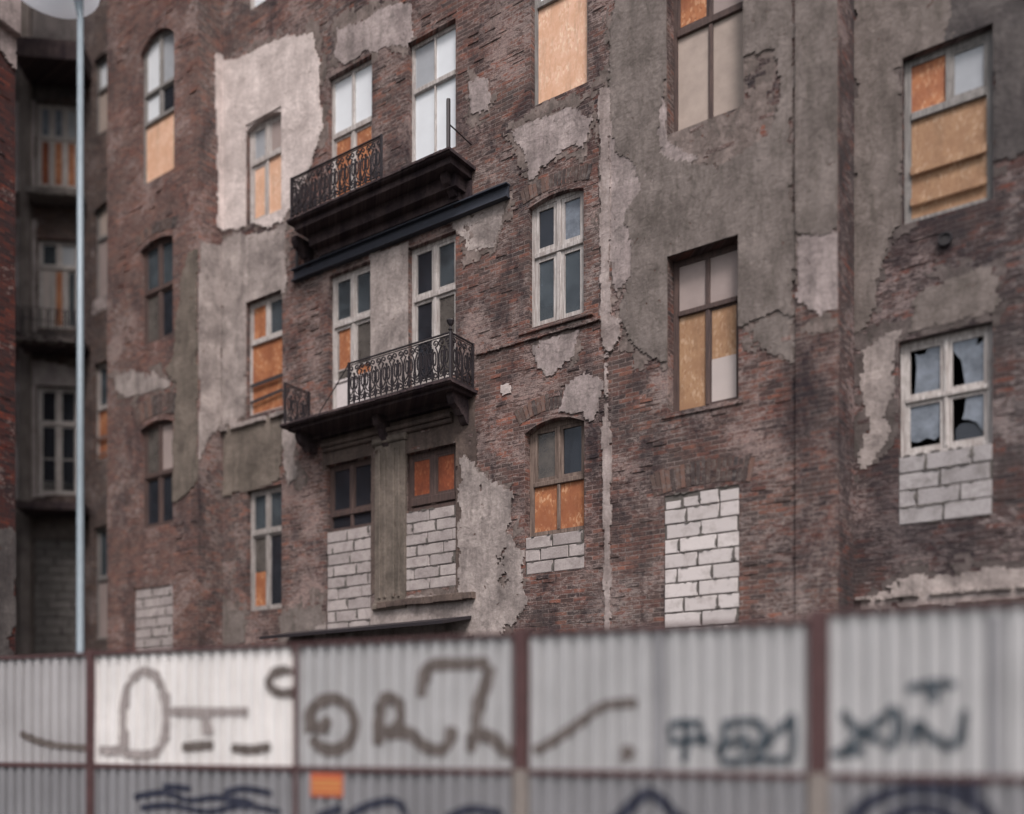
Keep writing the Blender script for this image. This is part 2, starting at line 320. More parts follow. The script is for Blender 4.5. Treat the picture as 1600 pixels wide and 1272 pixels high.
# ------------------------------------------------------------------ wall builders
def regular(a0, a1, cell, extra):
    xs = set(np.round(np.linspace(a0, a1, max(2, int((a1-a0)/cell)+1)), 5)); ex = [round(e, 5) for e in extra if a0 < e < a1]
    xs = sorted(x for x in xs if all(abs(x-e) > cell*.35 for e in ex) or x in (round(a0,5), round(a1,5)))
    return np.array(sorted(set(xs) | set(ex)))
def plain(u, z, d): return (u, d, z)
def wall(name, mat, parent, a0, a1, z0, z1, ops, d=0, mp=plain, cell=.14, rough=.011, label=None, reveal=.34, bricks=0, seed=1):
    """ops: (u0,u1,z0,z1) openings; the wall sheet, its reveals and proud bricks are one mesh"""
    A = regular(a0, a1, cell, [o[0] for o in ops] + [o[1] for o in ops]); Z = regular(z0, z1, cell, [o[2] for o in ops] + [o[3] for o in ops])
    AA, ZZ = np.meshgrid(A, Z); D = fbm(AA*1.1, ZZ*1.1, seed, 5) * rough * 1.5 + fbm(AA*6, ZZ*6, seed+5, 2) * rough * .5
    fade = np.minimum(np.minimum(AA-a0, a1-AA), 1)
    for o in ops:
        dx = np.maximum(np.maximum(o[0]-AA, AA-o[1]), 0); dz = np.maximum(np.maximum(o[2]-ZZ, ZZ-o[3]), 0)
        fade = np.minimum(fade, np.hypot(dx, dz))
    D = D * np.clip(fade/.15, 0, 1)
    mb = MB(); nx = len(A)
    mb.v = [mp(a, z, d + dd) for a, z, dd in zip(AA.ravel(), ZZ.ravel(), D.ravel())]
    for j in range(len(Z)-1):
        zc = (Z[j]+Z[j+1])/2
        oo = [o for o in ops if o[2] < zc < o[3]]
        for i in range(nx-1):
            ac = (A[i]+A[i+1])/2
            if any(o[0] < ac < o[1] for o in oo): continue
            k = j*nx+i; mb.f.append((k, k+1, k+1+nx, k+nx))
    for (u0, u1, q0, q1) in ops:
        e = d + reveal
        for (p, q) in (((u0,q0),(u0,q1)), ((u0,q1),(u1,q1)), ((u1,q1),(u1,q0)), ((u1,q0),(u0,q0))):
            mb.add([mp(p[0],p[1],d), mp(q[0],q[1],d), mp(q[0],q[1],e), mp(p[0],p[1],e)], [(0,1,2,3)])
    if bricks:
        rng = random.Random(seed); RH, BW = .078, .265
        for row in range(int(max(z0, 3)/RH), int(z1/RH)):
            z = row*RH; off = 0 if row % 2 else BW/2
            for c in range(int((a0+d+off)/BW)-1, int((a1+d+off)/BW)+1):
                if rng.random() > bricks: continue
                u = c*BW - off - d; u2 = u+BW
                if u < a0+.03 or u2 > a1-.03 or any(u2 > o[0]-.01 and u < o[1]+.01 and z+RH > o[2]-.01 and z < o[3]+.01 for o in ops): continue
                t = .001 + .011*rng.random()**2; j = rng.uniform(-.003, .003)
                b = .005; g = .006
                P = [mp(u+g+b,z+g+b,d-t-.005), mp(u2-g-b,z+g+b,d-t-.005+j), mp(u2-g-b,z+RH-g-b,d-t-.005+j), mp(u+g+b,z+RH-g-b,d-t-.005),
                     mp(u+g,z+g,d-t), mp(u2-g,z+g,d-t), mp(u2-g,z+RH-g,d-t), mp(u+g,z+RH-g,d-t),
                     mp(u+g,z+g,d+.02), mp(u2-g,z+g,d+.02), mp(u2-g,z+RH-g,d+.02), mp(u+g,z+RH-g,d+.02)]
                mb.add(P, [(0,1,2,3),(0,4,5,1),(1,5,6,2),(2,6,7,3),(3,7,4,0),(4,8,9,5),(5,9,10,6),(6,10,11,7),(7,11,8,4)])
    return mb.build(name, mat, parent, label)
def room(parent, a0, a1, z0, z1, d, deep=1.5):
    mb = MB(); y0, y1 = d+.004, d+deep
    mb.add([(a0,y0,z0),(a1,y0,z0),(a1,y1,z0),(a0,y1,z0),(a0,y0,z1),(a1,y0,z1),(a1,y1,z1),(a0,y1,z1)],
           [(0,1,2,3),(4,7,6,5),(1,5,6,2),(2,6,7,3),(3,7,4,0)])
    return mb.build('dark_interior', INT, parent)

def pdist(P, X, Y):
    ins = np.zeros(X.shape, bool); dm = np.full(X.shape, 1e9); n = len(P)
    for i in range(n):
        x0, y0 = P[i]; x1, y1 = P[(i+1) % n]
        c = ((y0 > Y) != (y1 > Y)); 
        with np.errstate(divide='ignore', invalid='ignore'):
            xi = (x1-x0)*(Y-y0)/(y1-y0 if y1 != y0 else 1e-9)+x0
        ins ^= c & (X < xi)
        L2 = (x1-x0)**2+(y1-y0)**2+1e-12; t = np.clip(((X-x0)*(x1-x0)+(Y-y0)*(y1-y0))/L2, 0, 1)
        dm = np.minimum(dm, np.hypot(X-x0-t*(x1-x0), Y-y0-t*(y1-y0)))
    return np.where(ins, dm, -dm)
def patch(parent, mat, poly, ops=(), d=0, th=.028, cell=.045, amp=.16, holes=(), mp=plain, seed=3, name='plaster_patch', label=None, flake=.0, fs=1.6, clip=None, grow=0):
    us = [p[0] for p in poly]; zs = [p[1] for p in poly]; pad = amp*.6+grow
    a0, a1, z0, z1 = min(us)-pad, max(us)+pad, min(zs)-pad, max(zs)+pad
    if clip: a0, a1 = max(a0, clip[0]), min(a1, clip[1])
    A = regular(a0, a1, cell, [o[0] for o in ops]+[o[1] for o in ops]); Z = regular(z0, z1, cell, [o[2] for o in ops]+[o[3] for o in ops])
    AC, ZC = np.meshgrid((A[1:]+A[:-1])/2, (Z[1:]+Z[:-1])/2)
    nn = fbm(AC*fs, ZC*fs, seed, 6)
    keep = pdist(poly, AC, ZC) + grow + amp*nn*1.3 > 0
    for hpoly in holes: keep &= ~(pdist(hpoly, AC, ZC) + amp*fbm(AC*fs*1.3, ZC*fs*1.3, seed+9, 5) > 0)
    if flake: keep &= fbm(AC*2.2, ZC*2.2, seed+20, 6) < (.62-flake)
    for o in ops: keep &= ~((AC > o[0]) & (AC < o[1]) & (ZC > o[2]) & (ZC < o[3]))
    AA, ZZ = np.meshgrid(A, Z); T = th*(.85+.35*fbm(AA*1.7, ZZ*1.7, seed+2, 5)) + .004*fbm(AA*14, ZZ*14, seed+4, 2)
    rs = np.random.RandomState(seed); JA = (rs.rand(*AA.shape)-.5)*cell*.75; JZ = (rs.rand(*AA.shape)-.5)*cell*.75
    lock = np.zeros(AA.shape, bool)
    for o in ops: lock |= (AA > o[0]-.03) & (AA < o[1]+.03) & (ZZ > o[2]-.03) & (ZZ < o[3]+.03)
    if clip: lock |= (AA <= clip[0]+1e-4) | (AA >= clip[1]-1e-4)
    AA = np.where(lock, AA, AA+JA); ZZ = np.where(lock, ZZ, ZZ+JZ); nx = len(A)
    idx = {}; mb = MB()
    def vi(j, i):
        k = (j, i)
        if k not in idx: idx[k] = len(mb.v); mb.v.append(mp(float(AA[j,i]), float(ZZ[j,i]), d-float(T[j,i])))
        return idx[k]
    bidx = {}
    def bi(j, i):
        k = (j, i)
        if k not in bidx: bidx[k] = len(mb.v); mb.v.append(mp(float(AA[j,i]), float(ZZ[j,i]), d+.012))
        return bidx[k]
    J, I = keep.shape
    for j, i in zip(*np.nonzero(keep)):
        mb.f.append((vi(j,i), vi(j,i+1), vi(j+1,i+1), vi(j+1,i)))
        if j == 0 or not keep[j-1,i]: mb.f.append((vi(j,i+1), vi(j,i), bi(j,i), bi(j,i+1)))
        if j == J-1 or not keep[j+1,i]: mb.f.append((vi(j+1,i), vi(j+1,i+1), bi(j+1,i+1), bi(j+1,i)))
        if i == 0 or not keep[j,i-1]: mb.f.append((vi(j,i), vi(j+1,i), bi(j+1,i), bi(j,i)))
        if i == I-1 or not keep[j,i+1]: mb.f.append((vi(j+1,i+1), vi(j,i+1), bi(j,i+1), bi(j+1,i+1)))
    if not mb.f: print('EMPTY PATCH', poly); return None
    return mb.build(name, mat, parent, label)

def rect(fr, d, x0, x1, yt, yb, yref=None):
    """opening in wall plane d measured at its left edge"""
    return (fr.U(x0, d), fr.U(x1, d), fr.H(x0, yb, d), fr.H(x0, yt, d))

def window(parent, op, d, rows, fm=WHITE, fw=.07, sw=.045, back=.11, name='window', label=None, mull=.075, arch=0, planks=(), plankmat=PLANK, tilt=0):
    """rows from the top: (share of height, [cell kinds], muntins across, transom height)"""
    u0, u1, z0, z1 = op; y = d+back; f = MB(); g = .004
    u0 += g; u1 -= g; z0 += g; z1 -= g
    f.box(u0, u0+fw, y, y+.1, z0, z1); f.box(u1-fw, u1, y, y+.1, z0, z1)
    f.box(u0+fw, u1-fw, y+.001, y+.1, z1-fw, z1); f.box(u0+fw, u1-fw, y+.001, y+.1, z0, z0+fw)
    if arch:                                                # infill timber following a segmental head
        k = 10; a0, a1 = u0+fw, u1-fw
        for i in range(k):
            pass
    U0, U1, Z0, Z1 = u0+fw, u1-fw, z0+fw, z1-fw; tot = sum(r[0] for r in rows); zt = Z1; kids = []
    for ri, r in enumerate(rows):
        share, cells = r[0], r[1]; mun = r[2] if len(r) > 2 else 0; tr = r[3] if len(r) > 3 else .08
        zb = Z1-(Z1-Z0)*sum(q[0] for q in rows[:ri+1])/tot
        if ri < len(rows)-1:
            f.bbox(U0, U1, y-.03, y+.09, zb-tr/2, zb+tr/2, .01); cb = zb+tr/2
        else: cb = Z0
        nc = len(cells); cw = (U1-U0-mull*(nc-1))/nc
        for ci in range(nc):
            c0 = U0+ci*(cw+mull); c1 = c0+cw
            if ci < nc-1: f.bbox(c1, c1+mull, y-.014, y+.09, cb, zt, .008)
            kind = cells[ci]
            if kind == 'open': continue
            if not kind.endswith('!'):
                f.box(c0, c0+sw, y+.012, y+.07, cb, zt); f.box(c1-sw, c1, y+.012, y+.07, cb, zt)
                f.box(c0+sw, c1-sw, y+.013, y+.07, cb, cb+sw*1.2); f.box(c0+sw, c1-sw, y+.013, y+.07, zt-sw, zt)
                e0, e1, q0, q1 = c0+sw, c1-sw, cb+sw*1.2, zt-sw
                for mi in range(mun):
                    zz = q0+(q1-q0)*(mi+1)/(mun+1); f.box(e0, e1, y+.02, y+.06, zz-.014, zz+.014)
            else: e0, e1, q0, q1 = c0, c1, cb, zt
            kids.append((kind.strip('!'), e0, e1, q0, q1))
        if ri < len(rows)-1: zt = zb-tr/2
    w = f.build(name, fm, parent, label)
    for kind, e0, e1, q0, q1 in kids: cell_fill(w, kind, e0, e1, q0, q1, y)
    for (zf, hh, sk) in planks:
        zz = Z0+(Z1-Z0)*zf; p = MB(); a = U0+.0; b = U1
        p.add([(a,y-.05,zz),(b,y-.05,zz+sk),(b,y-.05,zz+sk+hh),(a,y-.05,zz+hh),(a,y-.031,zz),(b,y-.031,zz+sk),(b,y-.031,zz+sk+hh),(a,y-.031,zz+hh)],
              [(0,1,2,3),(4,7,6,5),(0,4,5,1),(1,5,6,2),(2,6,7,3),(3,7,4,0)])
        p.build('plank', plankmat, w)
    return w
KM = {'glass': GLASS, 'dark': GLASSD, 'sky': GLASSB, 'dusty': GLASSG, 'film': SKYWHITE, 'frost': FILM2, 'osb': OSB, 'osbr': OSB_RED, 'osbp': OSB_PALE, 'osbt': OSB_TAN, 'board': BOARDW, 'card': CARD, 'cloth': CURT}  # film and sky panes carry the reflected sky in their colour
def cell_fill(w, kind, e0, e1, q0, q1, y):
    m = MB()
    if kind in ('glass', 'dark', 'sky', 'dusty', 'film', 'frost'):
        m.box(e0, e1, y+.04, y+.045, q0, q1); m.build('pane', KM[kind], w)
    elif kind == 'shardA':                                  # pane with a dark gap along its left and bottom
        k = lambda a, b: (e0+(e1-e0)*a, q0+(q1-q0)*b)
        P = [k(.14,.0), k(1,0), k(1,1), k(.55,1), k(.5,.9), k(.3,.88), k(.16,.95), k(.2,.6)]
        shard(m, P, y); m.build('pane', GLASSB, w, 'pane chipped along its upper left edge')
    elif kind == 'shardB':
        k = lambda a, b: (e0+(e1-e0)*a, q0+(q1-q0)*b)
        shard(m, [k(.4,.0), k(1,0), k(1,.92), k(.75,.82), k(.8,1), k(.0,1), k(.03,.8), k(.28,.55)], y)
        m.build('pane', GLASSB, w, 'broken pane with a jagged dark gap on its left')
    elif kind == 'shardC':
        k = lambda a, b: (e0+(e1-e0)*a, q0+(q1-q0)*b)
        shard(m, [k(0,.18), k(.25,.12), k(.55,.2), k(.8,.12), k(1,.2), k(1,1), k(0,1)], y); m.build('pane', GLASSB, w, 'pane broken off along its bottom edge')
    elif kind == 'shardD':
        k = lambda a, b: (e0+(e1-e0)*a, q0+(q1-q0)*b)
        shard(m, [k(.42,.95), k(.36,.62), k(.30,.5), k(.5,.47), k(.75,.38), k(1,.1), k(1,1), k(.45,1)], y); m.build('pane', GLASSB, w, 'broken pane with a curved hole')
        m2 = MB(); shard(m2, [k(.08,0), k(.98,0), k(.9,.2), k(.7,.36), k(.4,.42), k(.2,.4), k(.08,.3)], y+.03); m2.build('pane', GLASSD, w, 'dark curved lump of glass behind the hole')
    elif kind == 'half':                                    # osb over a white board
        zc = q0+(q1-q0)*.45
        m.box(e0, e1, y+.02, y+.035, zc, q1); m.build('board', OSB_TAN, w)
        m2 = MB(); m2.box(e0, e1, y+.012, y+.03, q0, zc+.02); m2.build('board', BOARDW, w, 'white board')
    elif kind == 'halfg':
        zc = q0+(q1-q0)*.5
        m.box(e0, e1, y+.04, y+.045, zc, q1); m.build('pane', GLASSG, w)
        m2 = MB(); m2.box(e0, e1, y+.045, y+.055, q0, zc); m2.build('board', OSB, w)
    elif kind == 'osbtop':                                  # board above, grey glass below
        zc = q0+(q1-q0)*.5
        m.box(e0+.03, e1, y+.045, y+.055, zc, q1); m.build('board', OSB, w)
        m2 = MB(); m2.box(e0, e1, y+.04, y+.045, q0, zc); m2.build('pane', GLASSG, w)
    else:
        m.box(e0, e1, y+.025, y+.04, q0, q1); m.build('cloth' if kind == 'cloth' else 'board', KM[kind], w)
def shard(m, P, y):
    n = len(P); m.add([(x, y+.04, z) for x, z in P]+[(x, y+.045, z) for x, z in P],
        [tuple(range(n)), tuple(range(2*n-1, n-1, -1))]+[(i, (i+1) % n, n+(i+1) % n, n+i) for i in range(n)])

def blocks(parent, op, d, seed=0, back=.02, bh=.245, bw=.64, label=None, ragged=False, mat=None, mm=None):
    u0, u1, z0, z1 = op; rng = random.Random(seed); mb = MB(); J = []; r = 0; z = z0; nr = max(1, round((z1-z0)/bh)); bh = (z1-z0)/nr
    for r in range(nr):
        za = z0+r*bh+.009; zb = za+bh-.018; off = (rng.uniform(.35,.65) if r % 2 else rng.uniform(-.08,.08))*bw; u = u0-off
        last = ragged and r == nr-1
        w_ = bw if not last else bw*.5
        while u < u1:
            w = w_*rng.uniform(.9, 1.08); a = max(u, u0)+.008; b = min(u+w, u1)-.010
            if b-a > .07:
                j = rng.uniform(-.008, .008); zz = zb-(rng.uniform(0, .12) if last else 0)
                mb.bbox(a, b, d+back+j, d+back+.2, za+rng.uniform(0,.004), zz-rng.uniform(0,.004), .009)
            if b < u1-.05 and rng.random() < .8: J.append((b+.009, za, zb))
            u += w+.012*rng.random()
    o = mb.build('block_infill', mat or BLOCKP, parent, label or 'pale aerated concrete blocks walling up the opening')
    # squeezed mortar between and over the blocks
    m2 = MB(); m2.box(u0+.002, u1-.002, d+back+.02, d+back+.03, z0, z1)
    for r in range(nr+1):
        zz = z0+r*bh
        for k in range(int((u1-u0)*7)):
            if rng.random() < .5:
                a = rng.uniform(u0+.03, u1-.12); w = rng.uniform(.04, .17); h = rng.uniform(.012, .035)
                blob(m2, a, zz-h*rng.uniform(.3,.9), w, h*1.3, d+back-.01, rng)
    for (x, za, zb) in J:
        h = (zb-za)*rng.uniform(.45, 1.0); zz = rng.choice((za, zb-h)); w_ = rng.uniform(.025, .065)
        blob(m2, x-w_/2-rng.uniform(-.01,.01), zz, w_, h, d+back-.009, rng)
        if rng.random() < .4: blob(m2, x-w_, zz-.02, w_*2.2, .05, d+back-.010, rng)
    m2.build('mortar', mm or MORTAR, o); return o
def blob(m, x, z, w, h, y, rng):
    k = 9; P = []
    for i in range(k):
        a = 2*math.pi*i/k; r = rng.uniform(.6, 1.1); P.append((x+w/2+math.cos(a)*w/2*r, y+rng.uniform(-.004,.002), z+h/2+math.sin(a)*h/2*r))
    n = len(P); m.add(P+[(p[0], y+.03, p[2]) for p in P], [tuple(range(n))]+[(i, n+i, n+(i+1) % n, (i+1) % n) for i in range(n)])

def lintel(parent, op, d, rise=.12, height=.27, over=.12, proud=.005, seed=0, label=None):
    """fan of upright bricks over an opening"""
    u0, u1, z0, z1 = op; rng = random.Random(seed); w = u1-u0+2*over; n = int(w/.083); uc = (u0+u1)/2; mb = MB(); Rr = (w*w/4+rise*rise)/(2*rise)
    zc = z1+.01+ (rise - rise) + rise - Rr
    for i in range(n):
        a = (-.5+(i+.5)/n)*2*math.asin(min(1, w/2/Rr)); h = height*rng.uniform(.9, 1.03); t = .034; y0 = d-proud-rng.uniform(0, .014)
        sx, cz = math.sin(a), math.cos(a); B = Rr; T = Rr+h
        P = []
        for (rr, s) in ((B, -t), (B, t), (T, t*1.08), (T, -t*1.08)):
            P.append((uc+sx*rr+cz*s, zc+cz*rr-sx*s))
        mb.add([(p[0], y0, p[1]) for p in P]+[(p[0], d+.02, p[1]) for p in P], [(0,1,2,3),(0,4,5,1),(1,5,6,2),(2,6,7,3),(3,7,4,0)])
    return mb.build('brick_arch', ARCH, parent, label)
def spandrel(parent, op, d, rise, mat, thick=.2):
    """wall filling the corners above a segmental head"""
    u0, u1, z0, z1 = op; w = u1-u0; Rr = (w*w/4+rise*rise)/(2*rise); uc = (u0+u1)/2; mb = MB(); k = 14; y0 = d-.003
    for i in range(k):
        a, b = u0+w*i/k, u0+w*(i+1)/k
        za = z1-Rr+math.sqrt(max(0, Rr*Rr-(a-uc)**2)); zb = z1-Rr+math.sqrt(max(0, Rr*Rr-(b-uc)**2))
        mb.add([(a,y0,za),(b,y0,zb),(b,y0,z1+.003),(a,y0,z1+.003),(a,y0+thick,za),(b,y0+thick,zb)], [(0,1,2,3),(0,4,5,1)])
    return mb.build('arch_corner', mat, parent)
def sill(parent, op, d, mat, over=.08, proud=.06, h=.07, name='sill', label=None):
    u0, u1, z0, z1 = op; m = MB(); m.bbox(u0-over, u1+over, d-proud, d+.19, z0-h, z0+.006, .008); return m.build(name, mat, parent, label)

# ================================================================== the main tenement
TL = thing('brick_tenement', 'long derelict four storey brick tenement with flaking plaster, boarded windows and two iron balconies', 'building',
           (FA.P[0], FA.P[1], 0), FA.rz)
GL = 'windows and doors'
TOPZ = 27.0
A = {}
def op(k, d, *q): A[k] = (rect(FA, d, *q), d); return A[k][0]
# left recess wall (far left), left section, main section, right recess
op('a1', DLL, 146, 185, 95, 215); op('a2', DLL, 146, 185, 325, 470); op('a3', DLL, 146, 185, 570, 722); op('a4', DLL, 146, 185, 825, 1000)
op('b1', DL, 219, 272, 66, 292); op('b2', DL, 219, 270, 385, 543); op('b3', DL, 219, 270, 665, 828); op('b4', DL, 210, 270, 922, 1060)
op('c1', 0, 385, 441, 197, 353); op('c2', 0, 385, 441, 474, 652); op('c3', 0, 386, 440, 768, 956)
op('d1', 0, 513, 581, 122, 322); op('d2', 0, 514, 580, 432, 652); op('d3', 0, 510, 580, 728, 992)
op('e1', 0, 638, 712, 68, 262); op('e2', 0, 638, 712, 388, 606); op('e3', 0, 632, 713, 710, 925)
op('f0', 0, 828, 918, -250, -140); op('f1', 0, 830, 918, -45, 168); op('f2', 0, 826, 912, 318, 516); op('f3', 0, 820, 913, 664, 899)
op('g1', 0, 1042, 1162, -60, 212); op('g2', 0, 1043, 1154, 402, 648); op('g3', 0, 1038, 1155, 775, 1120)
op('h1', DR, 1410, 1552, 92, 352); op('h2', DR, 1404, 1551, 534, 822)
op('c0', 0, 385, 441, -120, 20); op('b0', DL, 219, 272, -190, -40)
for k in sorted(A): print(k, [round(x, 2) for x in A[k][0]])
def ops(d, keys): return [A[k][0] for k in keys.split()]
OLL = ops(0, 'a1 a2 a3 a4'); OL = ops(0, 'b0 b1 b2 b3 b4'); OA = ops(0, 'c0 c1 c2 c3 d1 d2 d3 e1 e2 e3 f0 f1 f2 f3 g1 g2 g3'); OR = ops(0, 'h1 h2')
ULLl = FA.U(128, DLL)
wall('wall', BR_W, TL, ULLl, ULl+1.6, -.1, TOPZ, OLL, d=DLL, seed=11, bricks=.1, label='dark sooty brick wall in the recess beside the wing')
wall('wall', BR_L, TL, ULl, ULr, -.1, TOPZ, OL, d=DL, seed=12, bricks=.1, label='red brown brick wall with four narrow windows')
wall('wall', BR_A, TL, ULr, URl, -.1, TOPZ, OA, d=0, seed=13, bricks=.12, cell=.13, label='main brick wall behind the balconies')
wall('wall', BR_R, TL, URl, FA.U(1600, DR)+3.5, -.1, TOPZ, OR, d=DR, seed=14, bricks=.12, label='blackened brick wall set back at the right')
room(TL, ULLl, ULl-.01, -.1, TOPZ, DLL); room(TL, ULl+.01, ULr-.01, -.1, TOPZ, DL, 2.0); room(TL, ULr+.01, URl-.01, -.1, TOPZ, 0); room(TL, URl+.01, FA.U(1600, DR)+3.4, -.1, TOPZ, DR)
retL = lambda a, z, t: (ULr - t, a, z); retR = lambda a, z, t: (URl - t, a, z)
wall('wall', BR_A, TL, DL, 0, -.1, TOPZ, [], d=0, mp=retL, seed=15, rough=.004, label='narrow side face of the projecting left section')
wall('wall', BR_R, TL, 0, DR, -.1, TOPZ, [], d=0, mp=retR, seed=16, rough=.004, label='dark side face at the recess corner')
mb = MB(); mb.box(ULl-.3, ULl, DL+.002, DLL-.03, -.1, TOPZ); mb.build('pier', BR_L, TL)

def PP(pts, d=0): return [(FA.U(x, d), FA.H(x, y, d)) for x, y in pts]
def pA(mat, pts, label=None, **k):
    if k.get('amp', .16) >= .12 and k.get('under', 1):       # thin scraps of undercoat straggling past the edge
        q = dict(k); q.pop('under', None); o_ = q.pop('ops', OA); q.update(th=.009, amp=.34, grow=.14, seed=k['seed']+200, flake=.42, fs=2.6); q.pop('holes', None)
        patch(TL, PL_UNDER if k.get('d', 0) < .5 else PL_UNDER_D, PP(pts, k.get('d', 0)), ops=o_, **q)
    k.pop('under', None)
    return patch(TL, mat, PP(pts, k.get('d', 0)), ops=k.pop('ops', OA), label=label, **k)
# plaster, main section
cl = dict(clip=(ULr+.002, URl-.05))
pA(PL_LIGHT, [(340,95),(395,82),(492,46),(502,120),(500,205),(478,285),(442,345),(392,352),(340,366)], 'pale plaster around the upper window', seed=31, th=.035, amp=.14, **cl)
pA(PL_PATCHY, [(340,378),(450,345),(447,440),(441,462),(385,478),(386,650),(340,668)], 'mottled grey plaster beside the boarded window', seed=32, amp=.16, th=.03, flake=.05, **cl)
pA(PL_GREEN, [(352,672),(441,645),(441,752),(386,768),(345,780),(350,720)], 'streaked moss grey plaster below the sill', seed=33, th=.032, amp=.1, clip=(ULr+.02, URl-.05))
pA(PL_PATCHY, [(436,655),(462,668),(458,720),(470,745),(452,752),(442,700)], seed=34, th=.02, amp=.12)
pA(PL_PATCHY, [(580,400),(640,378),(640,605),(580,628)], 'stained plaster between the balcony doors', seed=35, amp=.05, th=.03)
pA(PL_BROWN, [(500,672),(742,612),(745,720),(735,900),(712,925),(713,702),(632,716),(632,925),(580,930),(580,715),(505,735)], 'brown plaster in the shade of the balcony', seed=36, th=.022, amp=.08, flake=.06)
pA(PL_PATCHY, [(722,700),(752,735),(798,770),(800,800),(788,832),(822,860),(818,950),(800,985),(600,1010),(600,940),(712,928),(722,880)], 'crumbling grey plaster beside the walled-up window', seed=37, amp=.2, flake=.14, th=.035, fs=2.2)
pA(PL_PATCHY, [(490,975),(600,945),(740,925),(790,965),(740,990),(490,1020)], seed=38, amp=.18, flake=.12, th=.03)
pA(PL_PINK, [(868,648),(882,603),(914,582),(943,596),(940,640),(925,658)], 'round patch of old plaster over the arched window', seed=39, amp=.08, flake=.1)
pA(PL_PINK, [(836,545),(872,528),(906,515),(895,556),(858,585),(846,572)], seed=40, amp=.13, th=.02)
pA(PL_LIGHT, [(778,606),(792,598),(800,603),(797,616),(786,620)], 'small white scrap of plaster', seed=41, amp=.04)
pA(PL_PINK, [(795,205),(860,178),(902,162),(926,188),(915,232),(880,236),(845,262),(830,280),(815,235)], 'pale plaster patch under the pale board', seed=42, amp=.12)
pA(PL_PINK, [(735,130),(760,125),(765,170),(740,180)], seed=43, amp=.12)
pA(PL_PATCHY, [(700,330),(790,310),(770,390),(728,400),(712,360)], seed=44, amp=.16, flake=.12, th=.015)
pA(PL_GREY, [(975,-330),(1236,-390),(1240,492),(1218,487),(1165,514),(1154,512),(1043,562),(1003,556),(985,524),(972,482),(992,425),(980,340),(1005,292),(996,262),(962,240),(953,120)],
   'large grey plaster field round the brown window', seed=45, amp=.12, th=.035, holes=[PP([(1150,90),(1212,84),(1222,130),(1205,215),(1120,262),(1030,240),(1036,150),(1046,60)])])
pA(PL_PINK, [(950,110),(1030,30),(1032,150),(1042,228),(1120,248),(1040,272),(1008,302),(992,330),(998,390),(975,440),(958,470),(952,300)], 'pale plaster undercoat along the edge of the grey field', seed=46, amp=.14, th=.022, flake=.1)
pA(PL_STRIP, [(938,140),(954,140),(953,495),(972,500),(968,528),(955,550),(944,540),(940,500)], 'pale vertical strip of plaster down the wall', seed=47, amp=.05, th=.045, cell=.03)
pA(PL_STRIP, [(943,545),(952,545),(952,640),(956,990),(945,990),(943,600)], 'broken lower end of the pale vertical strip', seed=147, amp=.06, th=.035, cell=.03, flake=.12)
pA(PL_GREY, [(1155,512),(1240,480),(1240,560),(1200,545)], seed=48, amp=.2, flake=.2, th=.018)
pA(PL_PINK, [(520,40),(640,5),(650,80),(600,70),(530,95)], seed=49, amp=.2, th=.02, flake=.1)
pA(PL_GREY, [(310,925),(384,955),(384,1010),(310,1010)], seed=50, amp=.2, th=.02, clip=(ULr+.02, URl-.05))
pA(PL_GREY, [(490,940),(508,930),(508,1020),(440,1030),(440,965)], seed=51, amp=.2, th=.02, flake=.1)
# return face and left section
P = lambda y, x=(348, 310): FA.H(348, y)
patch(TL, PL_PATCHY, [(DL-.01, FA.H(348, 392)), (0, FA.H(348, 385)), (0, FA.H(348, 668)), (DL*.6, FA.H(348, 690)), (DL-.01, FA.H(348, 735))], mp=retL, seed=52, amp=.1, th=.03, clip=(DL+.004, -.004), cell=.04, label='flaking plaster on the corner of the projecting section')
patch(TL, PL_LIGHT, [(DL*.35, FA.H(348, 95)), (0, FA.H(348, 90)), (0, FA.H(348, 360)), (DL*.2, FA.H(348, 355))], mp=retL, seed=53, amp=.05, th=.03, clip=(DL+.004, -.004), cell=.04)
pA(PL_GREEN, [(284,440),(296,395),(309,390),(309,745),(292,770),(270,785),(270,705),(276,600),(266,588),(258,578),(272,560),(277,500)], 'moss grey plaster strip at the corner', d=DL, ops=OL, seed=54, amp=.08, th=.03, clip=(ULl, ULr-.004))
pA(PL_PATCHY, [(180,590),(240,575),(262,600),(200,620),(180,610)], d=DL, ops=OL, seed=55, amp=.16, th=.02, flake=.15)
pA(PL_PINK, [(146,350),(184,330),(184,470),(146,490)], d=DLL, ops=OLL, seed=56, amp=.1, th=.02)
# pilaster at the right corner and the right section
mb = MB(); u = FA.U(1243, -.04); mb.box(u, URl+.003, -.04, .02, -.1, TOPZ); mb.build('pilaster', BR_A, TL, 'brick pilaster at the corner of the recess')
pA(PL_GREY, [(1240,-330),(1312,-360),(1312,355),(1290,368),(1243,362)], 'grey plaster on the corner pilaster', d=-.04, ops=(), seed=57, amp=.06, th=.03, clip=(u, URl+.002))
pA(PL_PINK, [(1245,370),(1310,365),(1308,480),(1280,492),(1246,470)], d=-.04, ops=(), seed=58, amp=.12, th=.015, flake=.1, clip=(u, URl+.002))
pA(PL_GREY, [(1330,-330),(1480,-370),(1480,60),(1408,110),(1412,350),(1390,365),(1370,430),(1345,500),(1330,520)], 'grey plaster on the set back wall', d=DR, ops=OR, seed=59, amp=.2, th=.03, clip=(URl+.004, 99))
pA(PL_DARK, [(1480,-370),(1700,-420),(1700,225),(1600,235),(1552,250),(1552,60),(1480,70)], 'dark grey plaster at the upper right', d=DR, ops=OR, seed=60, amp=.12, th=.034)
pA(PL_PATCHY, [(1340,540),(1400,520),(1400,600),(1380,700),(1350,730)], d=DR, ops=OR, seed=61, amp=.2, th=.018, flake=.2, clip=(URl+.004, 99))
